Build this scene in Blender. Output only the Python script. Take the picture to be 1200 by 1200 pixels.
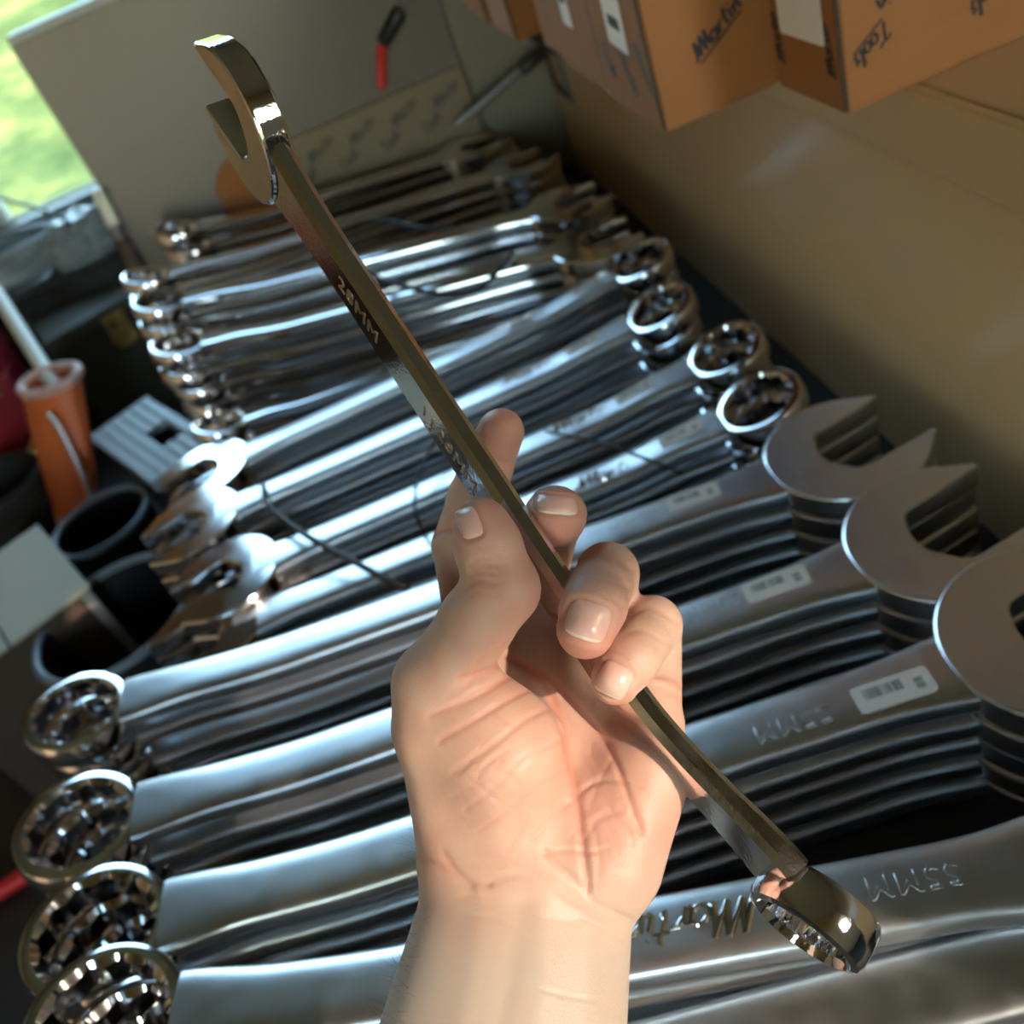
import bpy, bmesh, math, random
import numpy as np
from mathutils import Vector, Matrix
from mathutils.bvhtree import BVHTree
random.seed(7); rng = np.random.default_rng(7)
for o in list(bpy.data.objects): bpy.data.objects.remove(o)
scene = bpy.context.scene
COL = scene.collection

# ------------------------------------------------------------------ camera
F = 1100.0; PITCH = math.radians(38); ROLL = math.radians(24); CAMZ = 0.52
fw = np.array([0, math.cos(PITCH), -math.sin(PITCH)]); r0 = np.array([1., 0, 0]); d0 = np.cross(fw, r0)
iv = math.cos(ROLL)*r0 + math.sin(ROLL)*d0
jv = -math.sin(ROLL)*r0 + math.cos(ROLL)*d0
CAM = np.array([0, 0, CAMZ])
cam_d = bpy.data.cameras.new('camera'); cam = bpy.data.objects.new('camera', cam_d); COL.objects.link(cam)
cam.matrix_world = Matrix(((iv[0], -jv[0], -fw[0], CAM[0]), (iv[1], -jv[1], -fw[1], CAM[1]), (iv[2], -jv[2], -fw[2], CAM[2]), (0, 0, 0, 1)))
cam_d.sensor_width = 36; cam_d.lens = 36*F/1200; cam_d.clip_start = 0.01
cam_d.dof.use_dof = True; cam_d.dof.focus_distance = 0.285; cam_d.dof.aperture_fstop = 11.0
scene.camera = cam
# ------------------------------------------------------------------ world, sun, exposure
SUNV = Vector((0.62, -0.80, 0.42)).normalized()
world = bpy.data.worlds.new('world'); scene.world = world; world.use_nodes = True
wn = world.node_tree; bg = wn.nodes['Background']
sky = wn.nodes.new('ShaderNodeTexSky'); sky.sky_type = 'NISHITA'; sky.sun_disc = False
sky.sun_elevation = math.asin(SUNV.z); sky.sun_rotation = math.atan2(SUNV.x, SUNV.y)
sky.air_density = 1.0; sky.dust_density = 0.3; sky.ozone_density = 1.2
tint = wn.nodes.new('ShaderNodeVectorMath'); tint.operation = 'MULTIPLY'; tint.inputs[1].default_value = (1.08, 1.10, .96)
wn.links.new(sky.outputs[0], tint.inputs[0]); wn.links.new(tint.outputs[0], bg.inputs[0]); bg.inputs[1].default_value = 2.3
sun_d = bpy.data.lights.new('sun', 'SUN'); sun_d.energy = 4.3; sun_d.color = (1.0, 0.84, 0.66); sun_d.angle = math.radians(0.9)
sun = bpy.data.objects.new('sun', sun_d); COL.objects.link(sun); sun.rotation_euler = SUNV.to_track_quat('Z', 'Y').to_euler()
sun.location = (1, -3, 3)
scene.view_settings.view_transform = 'Standard'; scene.view_settings.look = 'None'
scene.view_settings.gamma = 1; scene.view_settings.exposure = 0.25; scene.view_settings.use_curve_mapping = False

# ------------------------------------------------------------------ helpers
def ray(x, y): return fw*F + iv*(x-600) + jv*(y-600)
def onz(x, y, z): v = ray(x, y); return CAM + v*((z-CAMZ)/v[2])
def onx(x, y, X): v = ray(x, y); return CAM + v*(X/v[0])
def ony(x, y, Y): v = ray(x, y); return CAM + v*(Y/v[1])
def atd(x, y, d): return CAM + ray(x, y)*(d/F)
def project(p):
    v = np.asarray(p) - CAM; d = v@fw
    return 600 + F*(v@iv)/d, 600 + F*(v@jv)/d, d

def link(name, me, mat=None, parent=None, smooth=True, mw=None):
    if isinstance(me, bmesh.types.BMesh):
        bm = me; me = bpy.data.meshes.new(name); bm.to_mesh(me); bm.free()
    o = bpy.data.objects.new(name, me); COL.objects.link(o)
    if mat and not me.materials: me.materials.append(mat)
    if smooth and me.polygons:
        me.polygons.foreach_set('use_smooth', [True]*len(me.polygons))
    if parent: o.parent = parent
    if mw is not None: o.matrix_world = mw
    return o
def sharp(me, ang=35):
    bm = bmesh.new(); bm.from_mesh(me); a = math.radians(ang)
    for e in bm.edges:
        if len(e.link_faces) == 2 and e.calc_face_angle(0) > a: e.smooth = False
    bm.to_mesh(me); bm.free()
def meshpy(name, v, f, ang=35):
    me = bpy.data.meshes.new(name); me.from_pydata([tuple(map(float, q)) for q in v], [], [tuple(map(int, q)) for q in f]); me.update()
    bm = bmesh.new(); bm.from_mesh(me); bmesh.ops.recalc_face_normals(bm, faces=bm.faces); bm.to_mesh(me); bm.free()
    me.polygons.foreach_set('use_smooth', [True]*len(me.polygons))
    if ang: sharp(me, ang)
    return me
def empty(name, loc=(0, 0, 0), mw=None):
    o = bpy.data.objects.new(name, None); COL.objects.link(o); o.empty_display_size = .02
    if mw is not None: o.matrix_world = mw
    else: o.location = loc
    return o
def tag(o, label, cat, group=None):
    o['label'] = label; o['category'] = cat
    if group: o['group'] = group
    return o
def struct(o): o['kind'] = 'structure'; return o
def bm_box(bm, c, s, rot=None):
    M = Matrix.Translation(c) @ (rot if rot is not None else Matrix.Identity(4)) @ Matrix.Diagonal((s[0], s[1], s[2], 1))
    return bmesh.ops.create_cube(bm, size=1, matrix=M)
def box_obj(name, lo, hi, mat, parent=None, bev=0.0, seg=2):
    bm = bmesh.new(); lo = Vector(lo); hi = Vector(hi); bm_box(bm, (lo+hi)/2, hi-lo)
    if bev: bmesh.ops.bevel(bm, geom=bm.edges[:], offset=bev, segments=seg, affect='EDGES', profile=.5)
    o = link(name, bm, mat, parent, smooth=False)
    return o
def tube_mesh(name, pts, r, n=8, res=6, closed=False):
    P = [np.array(p, float) for p in pts]
    if res > 1 and len(P) > 2:
        Q = []
        m = len(P); rngk = range(m if closed else m-1)
        for k in rngk:
            g = (lambda q: P[q % m]) if closed else (lambda q: P[min(max(q, 0), m-1)])
            a, b, c, d = g(k-1), g(k), g(k+1), g(k+2)
            for s in range(res):
                t = s/res
                Q.append(.5*((2*b)+(-a+c)*t+(2*a-5*b+4*c-d)*t*t+(-a+3*b-3*c+d)*t**3))
        if not closed: Q.append(P[-1])
        P = Q
    m = len(P); rr = r if hasattr(r, '__len__') else [r]*m
    if len(rr) != m: rr = list(np.interp(np.linspace(0, 1, m), np.linspace(0, 1, len(rr)), rr))
    V = []; Fc = []; up = np.array([.13, .2, .97])
    for k in range(m):
        t = P[(k+1) % m]-P[k-1] if closed else P[min(k+1, m-1)]-P[max(k-1, 0)]
        t /= np.linalg.norm(t)+1e-12
        a = np.cross(t, up); a /= np.linalg.norm(a)+1e-9; b = np.cross(t, a)
        for q in range(n):
            an = 2*math.pi*q/n; V.append(P[k]+rr[k]*(a*math.cos(an)+b*math.sin(an)))
    for k in range(m if closed else m-1):
        k2 = (k+1) % m
        for q in range(n):
            Fc.append((k*n+q, k*n+(q+1) % n, k2*n+(q+1) % n, k2*n+q))
    if not closed:
        Fc.append(tuple(range(n))); Fc.append(tuple((m-1)*n+q for q in range(n)))
    return meshpy(name, V, Fc, 50)
def poly_extrude(name, outline, t, bev=0.0, ang=30, z0=None):
    """outline: list of (x,y) CCW; extruded to thickness t about z=0 with a chamfer."""
    P = np.array(outline, float); n = len(P)
    e = np.roll(P, -1, 0)-P; e /= np.linalg.norm(e, axis=1)[:, None]+1e-12
    nr = np.stack([e[:, 1], -e[:, 0]], 1); vn = nr+np.roll(nr, 1, 0)
    vn /= np.linalg.norm(vn, axis=1)[:, None]+1e-9
    lev = [(-t/2, bev), (-t/2+bev*.35, bev*.35), (-t/2+bev, 0), (t/2-bev, 0), (t/2-bev*.35, bev*.35), (t/2, bev)] if bev else [(-t/2, 0), (t/2, 0)]
    V = []; Fc = []
    for z, b in lev:
        Q = P-vn*b
        for q in Q: V.append((q[0], q[1], z))
    for l in range(len(lev)-1):
        for k in range(n):
            k2 = (k+1) % n; Fc.append((l*n+k, l*n+k2, (l+1)*n+k2, (l+1)*n+k))
    Fc.append(tuple(range(n-1, -1, -1))); Fc.append(tuple((len(lev)-1)*n+k for k in range(n)))
    return meshpy(name, V, Fc, ang)

# ------------------------------------------------------------------ materials
def mat(name, col, rough=.5, metal=0., bump=0., bscale=200., var=0., vscale=20., spec=None, coat=0., stretch=None, rvar=0.):
    m = bpy.data.materials.new(name); m.use_nodes = True; nt = m.node_tree; b = nt.nodes['Principled BSDF']
    b.inputs['Base Color'].default_value = (*col, 1); b.inputs['Roughness'].default_value = rough; b.inputs['Metallic'].default_value = metal
    if spec is not None: b.inputs['Specular IOR Level'].default_value = spec
    if coat: b.inputs['Coat Weight'].default_value = coat; b.inputs['Coat Roughness'].default_value = .15
    tc = nt.nodes.new('ShaderNodeTexCoord'); src = tc.outputs['Object']
    if stretch:
        mp = nt.nodes.new('ShaderNodeMapping'); mp.inputs['Scale'].default_value = stretch; nt.links.new(src, mp.inputs[0]); src = mp.outputs[0]
    if var or rvar:
        nz = nt.nodes.new('ShaderNodeTexNoise'); nz.inputs['Scale'].default_value = vscale; nz.inputs['Detail'].default_value = 5; nt.links.new(src, nz.inputs['Vector'])
        if var:
            mx = nt.nodes.new('ShaderNodeMix'); mx.data_type = 'RGBA'
            mx.inputs[6].default_value = (*[max(0, c*(1-var)) for c in col], 1); mx.inputs[7].default_value = (*[min(1, c*(1+var)) for c in col], 1)
            nt.links.new(nz.outputs[0], mx.inputs[0]); nt.links.new(mx.outputs[2], b.inputs['Base Color'])
        if rvar:
            mr = nt.nodes.new('ShaderNodeMapRange'); mr.inputs[1].default_value = .3; mr.inputs[2].default_value = .7
            mr.inputs[3].default_value = max(.02, rough-rvar); mr.inputs[4].default_value = rough+rvar
            nt.links.new(nz.outputs[0], mr.inputs[0]); nt.links.new(mr.outputs[0], b.inputs['Roughness'])
    if bump:
        nb = nt.nodes.new('ShaderNodeTexNoise'); nb.inputs['Scale'].default_value = bscale; nb.inputs['Detail'].default_value = 3; nt.links.new(src, nb.inputs['Vector'])
        bp = nt.nodes.new('ShaderNodeBump'); bp.inputs['Strength'].default_value = bump; bp.inputs['Distance'].default_value = .001
        nt.links.new(nb.outputs[0], bp.inputs['Height']); nt.links.new(bp.outputs[0], b.inputs['Normal'])
    return m
M = {}
M['chrome'] = mat('polished chrome', (.76, .76, .78), .09, 1, rvar=.03, vscale=60)
M['chrome_held'] = mat('mirror chrome', (.82, .81, .81), .06, 1, bump=.05, bscale=700, rvar=.03, vscale=90)
M['satin'] = mat('satin chrome', (.68, .68, .69), .33, 1, bump=.03, bscale=1500, rvar=.04, vscale=90)
M['wall'] = mat('olive brown paint', (.64, .41, .205), .32, 0, bump=.03, bscale=30, var=.07, vscale=5, rvar=.015)
M['post'] = mat('beige painted steel', (.26, .235, .18), .45, 0, var=.12, vscale=9)
M['panel'] = mat('dull zinc sheet', (.20, .176, .155), .42, .35, bump=.04, bscale=15, var=.2, vscale=3.5, rvar=.1)
M['shelfsteel'] = mat('dark shelf steel', (.022, .019, .016), .65, .0, var=.3, vscale=15)
M['floor'] = mat('dark rubber floor', (.022, .021, .02), .6, 0, bump=.3, bscale=120, var=.3, vscale=8)
M['ply'] = mat('tan plywood lining', (.56, .38, .235), .55, 0, var=.2, vscale=6, stretch=(1, 6, 1))
M['kraft'] = mat('kraft cardboard', (.36, .135, .036), .75, 0, bump=.15, bscale=150, var=.10, vscale=14, stretch=(1, 1, 4))
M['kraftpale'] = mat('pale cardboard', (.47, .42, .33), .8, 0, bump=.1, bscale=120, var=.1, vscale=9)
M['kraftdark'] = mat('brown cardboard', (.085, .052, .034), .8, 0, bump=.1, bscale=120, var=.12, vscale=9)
M['kraftgrey'] = mat('dusty printed cardboard', (.34, .27, .185), .8, 0, bump=.1, bscale=120, var=.1, vscale=9)
M['ink'] = mat('black box print', (.030, .027, .027), .7)
M['inkfaded'] = mat('faded box print', (.13, .12, .115), .75)
M['paper'] = mat('white sticker paper', (.90, .80, .69), .6, var=.05, vscale=60)
M['barink'] = mat('barcode ink', (.10, .09, .09), .6)
M['black'] = mat('black plastic', (.012, .012, .013), .35, var=.2, vscale=30)
M['blackmat'] = mat('black rubber cable', (.014, .013, .013), .45, var=.2, vscale=50)
M['grey'] = mat('grey plastic', (.30, .34, .37), .5, var=.08, vscale=20)
M['greyrim'] = mat('pale grey rim plastic', (.17, .19, .22), .4, var=.08, vscale=20)
M['red'] = mat('dark red enamel', (.26, .008, .02), .35, var=.15, vscale=8)
M['redbright'] = mat('bright red plastic', (.85, .035, .03), .35, var=.05, vscale=30)
M['orange'] = mat('orange leather', (.62, .13, .032), .5, bump=.15, bscale=160, var=.12, vscale=12)
M['pinkrim'] = mat('worn pink leather edge', (.60, .36, .31), .6, var=.12, vscale=25)
M['whitetube'] = mat('white plastic tube', (.70, .70, .60), .4, var=.05, vscale=30)
M['olive'] = mat('olive painted metal', (.045, .044, .026), .5, .1, var=.25, vscale=9)
M['brass'] = mat('aged brass', (.42, .28, .09), .4, .8, var=.2, vscale=40)
M['steel'] = mat('grey steel', (.36, .36, .38), .35, 1, var=.1, vscale=40)
M['film'] = mat('crumpled grey plastic film', (.30, .33, .35), .25, 0, bump=.2, bscale=60, var=.15, vscale=20)
M['frame'] = mat('grey painted window frame', (.42, .43, .42), .45, var=.08, vscale=12)
M['ceil'] = mat('grey white ceiling', (.47, .42, .38), .6, var=.08, vscale=4)
M['vanwall'] = mat('brown lining', (.40, .26, .14), .6, var=.15, vscale=6)
# glass pane
m = bpy.data.materials.new('clear glass'); m.use_nodes = True; nt = m.node_tree; nt.nodes.clear()
out = nt.nodes.new('ShaderNodeOutputMaterial'); mx = nt.nodes.new('ShaderNodeMixShader'); tr = nt.nodes.new('ShaderNodeBsdfTransparent'); gl = nt.nodes.new('ShaderNodeBsdfGlossy'); fr = nt.nodes.new('ShaderNodeFresnel')
fr.inputs[0].default_value = 1.25; gl.inputs['Roughness'].default_value = .03; tr.inputs[0].default_value = (.95, .98, .96, 1)
nt.links.new(fr.outputs[0], mx.inputs[0]); nt.links.new(tr.outputs[0], mx.inputs[1]); nt.links.new(gl.outputs[0], mx.inputs[2]); nt.links.new(mx.outputs[0], out.inputs[0]); M['glass'] = m
# lawn
m = mat('sunlit lawn', (.3, .4, .1), .9); nt = m.node_tree; b = nt.nodes['Principled BSDF']; b.inputs['Specular IOR Level'].default_value = .1
tc = nt.nodes.new('ShaderNodeTexCoord'); n1 = nt.nodes.new('ShaderNodeTexNoise'); n1.inputs['Scale'].default_value = 1.5; n1.inputs['Detail'].default_value = 8; n1.inputs['Roughness'].default_value = .7
cr = nt.nodes.new('ShaderNodeValToRGB'); cr.color_ramp.elements[0].position = .36; cr.color_ramp.elements[0].color = (.07, .085, .02, 1); cr.color_ramp.elements[1].position = .62; cr.color_ramp.elements[1].color = (.28, .235, .06, 1)
e = cr.color_ramp.elements.new(.5); e.color = (.125, .135, .035, 1); e = cr.color_ramp.elements.new(.72); e.color = (.26, .26, .18, 1)
nt.links.new(tc.outputs['Object'], n1.inputs['Vector']); nt.links.new(n1.outputs[0], cr.inputs[0]); nt.links.new(cr.outputs[0], b.inputs['Base Color']); M['lawn'] = m

# ------------------------------------------------------------------ setting
ENDY = 1.40; WALLX = 0.302; FLOORZ = -0.25; FARY = 2.25; CEIL = 2.1
struct(box_obj('floor', (-1.5, -1.3, FLOORZ-.03), (1.7, FARY, FLOORZ), M['floor']))
struct(box_obj('ceiling', (-1.5, -1.3, CEIL), (1.7, FARY+.05, CEIL+.03), M['ceil']))
struct(box_obj('wall_left', (-1.53, -1.3, FLOORZ), (-1.5, FARY, CEIL), M['ply']))
struct(box_obj('wall_right', (1.7, -1.3, FLOORZ), (1.73, FARY, CEIL), M['ceil']))
struct(box_obj('wall_shelf_back', (WALLX, -.12, FLOORZ), (WALLX+.012, ENDY+.03, .2795), M['wall']))
def holed_wall(name, y0, y1, x0, x1, z0, z1, hx0, hx1, hz0, hz1, m):
    bm = bmesh.new()
    for a, b, c, d in ((x0, hx0, z0, z1), (hx1, x1, z0, z1), (hx0, hx1, z0, hz0), (hx0, hx1, hz1, z1)):
        if b-a > 1e-4 and d-c > 1e-4: bm_box(bm, ((a+b)/2, (y0+y1)/2, (c+d)/2), (b-a, y1-y0, d-c))
    return struct(link(name, bm, m, smooth=False))
WX0, WX1, WZ0, WZ1 = -.78, .12, .06, 2.0
holed_wall('wall_far', FARY, FARY+.05, -1.5, 1.7, FLOORZ, CEIL, WX0, WX1, WZ0, WZ1, M['vanwall'])
win = empty('window_1', (0, FARY, WZ0)); struct(win)
def fbar(nm, lo, hi): 
    o = box_obj(nm, lo, hi, M['frame'], None, .004); o.parent = win; o.matrix_parent_inverse = win.matrix_world.inverted(); return o
win.matrix_world = Matrix.Translation((0, FARY, WZ0)); bpy.context.view_layer.update()
fbar('window_frame', (WX0, FARY-.03, WZ0-.035), (WX1, FARY+.06, WZ0)); fbar('window_frame', (WX0, FARY-.02, WZ1-.03), (WX1, FARY+.06, WZ1))
fbar('window_frame', (WX0, FARY-.02, WZ0), (WX0+.03, FARY+.06, WZ1-.03)); fbar('window_frame', (WX1-.03, FARY-.02, WZ0), (WX1, FARY+.06, WZ1-.03))
pn = box_obj('pane', (WX0+.03, FARY+.02, WZ0), (WX1-.03, FARY+.024, WZ1-.03), M['glass']); pn.parent = win; pn.matrix_parent_inverse = win.matrix_world.inverted()
# unseen rear wall behind the camera; its openings are added to shape the sunlight
REARY = -1.25
hz = atd(560, 716, .274); tt = (REARY-hz[1])/SUNV.y; top = hz[2]+SUNV.z*tt; dx = hz[0]+SUNV.x*tt
bm = bmesh.new()                                   # added cut-outs: one trims the hand's sun, one bounces warmth off the left wall
HX0, HX1, HX2, HX3 = -.85, -.45, dx-.28, dx+.22
for a_, b_, c_, d_ in ((-1.5, HX0, FLOORZ, CEIL), (HX1, HX2, FLOORZ, CEIL), (HX3, 1.7, FLOORZ, CEIL), (HX0, HX1, FLOORZ, .15), (HX0, HX1, .85, CEIL), (HX2, HX3, FLOORZ, top-.46), (HX2, HX3, top, CEIL)):
    bm_box(bm, ((a_+b_)/2, REARY-.02, (c_+d_)/2), (b_-a_, .04, d_-c_))
struct(link('wall_rear_sun_mask', bm, M['ply'], smooth=False))
# lawn outside
bm = bmesh.new(); bmesh.ops.create_grid(bm, x_segments=40, y_segments=40, size=60)
for v in bm.verts: v.co.z = .26*max(0, v.co.y-5) + .05*math.sin(v.co.x*.7)*math.cos(v.co.y*.5)
g = link('lawn', bm, M['lawn']); g.location = (0, 0, -1.0); struct(g); g.name = 'ground_lawn'

# steel shelf
sh = empty('steel_shelf', (0, .6, FLOORZ)); bpy.context.view_layer.update()
def child(o, p): o.parent = p; o.matrix_parent_inverse = p.matrix_world.inverted(); return o
child(box_obj('shelf_plate', (-.29, -.05, -.022), (WALLX, ENDY, -.002), M['shelfsteel'], None, .002), sh)
child(box_obj('front_lip', (-.302, -.05, -.05), (-.29, ENDY, -.002), M['shelfsteel'], None, .002), sh)
for yy in (.0, ENDY-.05): child(box_obj('leg', (-.29, yy, FLOORZ), (-.25, yy+.04, -.022), M['shelfsteel'], None, .002), sh)
tag(sh, 'dark steel shelf carrying all the stacked wrenches', 'shelf')
# end panel
ep = empty('end_panel', (0, ENDY, 0)); bpy.context.view_layer.update()
pl = ony(20, 55, ENDY); PX0 = -.335; PX1 = .19; PZ = .418
child(box_obj('sheet', (PX0, ENDY, FLOORZ), (PX1, ENDY+.004, PZ), M['panel'], None, .001), ep)
child(box_obj('top_flange', (PX0, ENDY+.004, PZ-.006), (PX1, ENDY+.05, PZ+.010), M['frame'], None, .002), ep)
tag(ep, 'grey zinc sheet closing off the far end of the wrench shelf', 'panel')
po = box_obj('corner_post', (PX1, ENDY-.012, FLOORZ), (WALLX, ENDY+.03, .80), M['post'], None, .003)
tag(po, 'beige steel corner post between the grey end sheet and the back wall', 'post')
# upper shelf
us = empty('upper_shelf', (.4, .6, .30)); bpy.context.view_layer.update()
USZ = .300
child(box_obj('shelf_plate', (WALLX, .05, USZ-.02), (.96, ENDY, USZ), M['wall'], None, .002), us)
child(box_obj('front_lip', (WALLX-.010, .05, USZ-.045), (WALLX-.0005, ENDY-.02, USZ), M['wall'], None, .003), us)
tag(us, 'upper steel shelf with a lip, carrying the printed cartons', 'shelf')

# ------------------------------------------------------------------ brush-script lettering (strokes)
def arc(cx, cy, rx, ry, a0, a1, n=9): return [(cx+rx*math.cos(math.radians(a0+(a1-a0)*k/(n-1))), cy+ry*math.sin(math.radians(a0+(a1-a0)*k/(n-1)))) for k in range(n)]
GL = {
 'M': (1.35, [[(.02, .12), (.12, .0), (.22, .25), (.30, 1.0)], [(.30, 1.0), (.42, .5), (.48, .02)], [(.48, .02), (.62, .55), (.76, 1.0)], [(.76, 1.0), (.84, .5), (.90, .02)], [(.90, .02), (1.04, .55), (1.16, 1.0)], [(1.16, 1.0), (1.20, .4), (1.32, .0)]]),
 'a': (.62, [arc(.28, .27, .24, .27, 30, 330, 12), [(.50, .52), (.50, .1), (.62, .0)]]),
 'r': (.48, [[(.06, .52), (.12, .3), (.10, .0)], [(.11, .25), (.24, .5), (.44, .50)]]),
 't': (.46, [[(.22, .9), (.16, .3), (.22, .02), (.40, .06)], [(-.02, .58), (.46, .62)]]),
 'i': (.30, [[(.10, .52), (.10, .1), (.24, .0)], [(.13, .72), (.15, .78)]]),
 'n': (.66, [[(.06, .52), (.10, .25), (.08, .0)], [(.09, .25), (.28, .54), (.44, .46), (.46, .1), (.60, .0)]]),
 'T': (.80, [[(-.05, .88), (.25, 1.0), (.55, .9), (.9, 1.02)], [(.42, .94), (.34, .4), (.20, -.02)]]),
 'o': (.56, [arc(.26, .26, .23, .27, 60, 420, 14)]),
 'l': (.34, [[(.10, .0), (.08, .2), (.20, 1.0), (.28, .95), (.14, .3), (.20, .0), (.32, .04)]]),
 's': (.48, [[(.42, .46), (.26, .54), (.12, .42), (.34, .2), (.28, .02), (.04, .06)]]),
}
def script_mesh(name, text, h, w=.11, slant=.32, thick=0.0004, under=False, ridge=False):
    V = []; Fc = []; x = 0
    def ribbon(st):
        P = np.array([(p[0]+x+slant*p[1], p[1]) for p in st])*h
        if len(P) > 2:
            t = np.linspace(0, len(P)-1, (len(P)-1)*3+1); P = np.stack([np.interp(t, range(len(P)), P[:, k]) for k in (0, 1)], 1)
        T = np.gradient(P, axis=0); T /= np.linalg.norm(T, axis=1)[:, None]+1e-9; N = np.stack([-T[:, 1], T[:, 0]], 1)
        m = len(P); b0 = len(V)
        for k in range(m):
            ww = h*w*.5*(.75+.5*abs(T[k, 1]))
            for s, z in ((1, 0), (-1, 0), (-.3 if ridge else -1, thick), (.3 if ridge else 1, thick)): V.append((*(P[k]+N[k]*ww*s), z))
        for k in range(m-1):
            a = b0+4*k
            for q in range(4): Fc.append((a+q, a+(q+1) % 4, a+4+(q+1) % 4, a+4+q))
        Fc.append((b0, b0+1, b0+2, b0+3)); a = b0+4*(m-1); Fc.append((a+3, a+2, a+1, a))
    for ch in text:
        if ch == ' ': x += .35; continue
        wd, sts = GL[ch]
        for st in sts: ribbon(st)
        x += wd
    if under:
        xx = x; x = 0; ribbon([(.2, -.22), (xx*.95, -.16)])
        x = xx
    V = [(v[0]-x*h/2, v[1], v[2]) for v in V]
    return meshpy(name, V, Fc, 40)
_tx = {}
def text_mesh(name, s, size, ext):
    key = (s, size, ext)
    if key in _tx: return _tx[key]
    cu = bpy.data.curves.new('t', 'FONT'); cu.body = s; cu.size = size; cu.extrude = ext; cu.bevel_depth = ext*.4; cu.bevel_resolution = 1; cu.resolution_u = 3
    cu.align_x = 'CENTER'; cu.align_y = 'CENTER'; cu.space_character = 1.12
    o = bpy.data.objects.new('t', cu); COL.objects.link(o); bpy.context.view_layer.update()
    me = bpy.data.meshes.new_from_object(o.evaluated_get(bpy.context.evaluated_depsgraph_get())); me.name = name
    bpy.data.objects.remove(o); bpy.data.curves.remove(cu); me.materials.clear(); _tx[key] = me
    return me

# ------------------------------------------------------------------ wrench parts
def ss(t): t = min(max(t, 0), 1); return t*t*(3-2*t)
def shaft_mesh(L, S, w, t, hr, held=False):
    n = 40; V = []; Fc = []; x0 = S*.55; x1 = L-S*(.685 if not held else .60)
    xs = np.concatenate([np.linspace(x0, x0+.20*L, 12, endpoint=False), np.linspace(x0+.20*L, x1-.26*L, 10, endpoint=False), np.linspace(x1-.26*L, x1, 18)])
    for x in xs:
        a = (x-x0)/(.17*L); b = (x1-x)/(.10*L)
        ww = w*(1+.42*(1-ss(a))**2+.20*(1-ss(b))); th = t*((1-.22*(1-ss(b))) if not held else (1+.12*(1-ss(b))))
        zc = hr*ss((x-(x1-.22*L))/(.26*L))
        for k in range(n):
            an = 2*math.pi*(k+.5)/n; c, s = math.cos(an), math.sin(an)
            if held:
                ch = .0021; hw, ht = ww/2, th/2
                oct_ = [(hw, -(ht-ch)), (hw, ht-ch), (hw-ch*1.1, ht), (-(hw-ch*1.1), ht), (-hw, ht-ch), (-hw, -(ht-ch)), (-(hw-ch*1.1), -ht), (hw-ch*1.1, -ht)]
                seg, fr_ = divmod(k*8/n, 1); p_, q_ = oct_[int(seg)], oct_[(int(seg)+1) % 8]
                yy = p_[0]+(q_[0]-p_[0])*fr_; zz = p_[1]+(q_[1]-p_[1])*fr_
            else:
                p = 4.6; yy = ww/2*math.copysign(abs(c)**(2/3.0), c); zz = th/2*math.copysign(abs(s)**(2/p), s)
            V.append((x, yy, zc+zz))
    m_ = len(xs)
    for q in range(m_-1):
        for k in range(n): Fc.append((q*n+k, q*n+(k+1) % n, (q+1)*n+(k+1) % n, (q+1)*n+k))
    Fc.append(tuple(range(n))); Fc.append(tuple((m_-1)*n+k for k in range(n)))
    return meshpy('shaft', V, Fc, 40 if not held else 28)
def ring_mesh(L, S, Ro, T, hr, tilt):
    N = 120; V = []; Fc = []
    def star(k):
        a = (360*k/N) % 30; a = abs(a-15)   # 12-point: vertices every 30 deg
        r1, r2 = S/math.sqrt(3)*1.0, S*.5176
        # straight line between (r1,at 15) and (r2, at 0)
        A = np.array([r1*math.cos(math.radians(15)), r1*math.sin(math.radians(15))]); B = np.array([r2, 0.])
        th = math.radians(a); d = np.array([math.cos(th), math.sin(th)])
        e = A-B; den = d[0]*e[1]-d[1]*e[0]; return (B[0]*e[1]-B[1]*e[0])/den
    sr = [star(k) for k in range(N)]
    c = .07*T+.0008; rin = S/math.sqrt(3)*1.035
    lev = [('o', Ro-c*1.6, -T/2), ('o', Ro-c*.5, -T/2+c*.4), ('o', Ro, -T/2+c*1.6), ('o', Ro*1.008, 0), ('o', Ro, T/2-c*1.6), ('o', Ro-c*.5, T/2-c*.4), ('o', Ro-c*1.6, T/2), ('o', rin, T/2),
           ('s', 0, T/2-c*1.3), ('s', 0, -T/2+c*1.3), ('o', rin, -T/2)]
    for ty, r, z in lev:
        for k in range(N):
            rr = sr[k] if ty == 's' else r; an = 2*math.pi*k/N
            V.append((rr*math.cos(an), rr*math.sin(an), z))
    m_ = len(lev)
    for q in range(m_):
        q2 = (q+1) % m_
        for k in range(N): Fc.append((q*N+k, q*N+(k+1) % N, q2*N+(k+1) % N, q2*N+k))
    R = Matrix.Translation((L, 0, hr)) @ Matrix.Rotation(-tilt, 4, 'Y')
    V = [R @ Vector(v) for v in V]
    return meshpy('box_end', V, Fc, 24)
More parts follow.
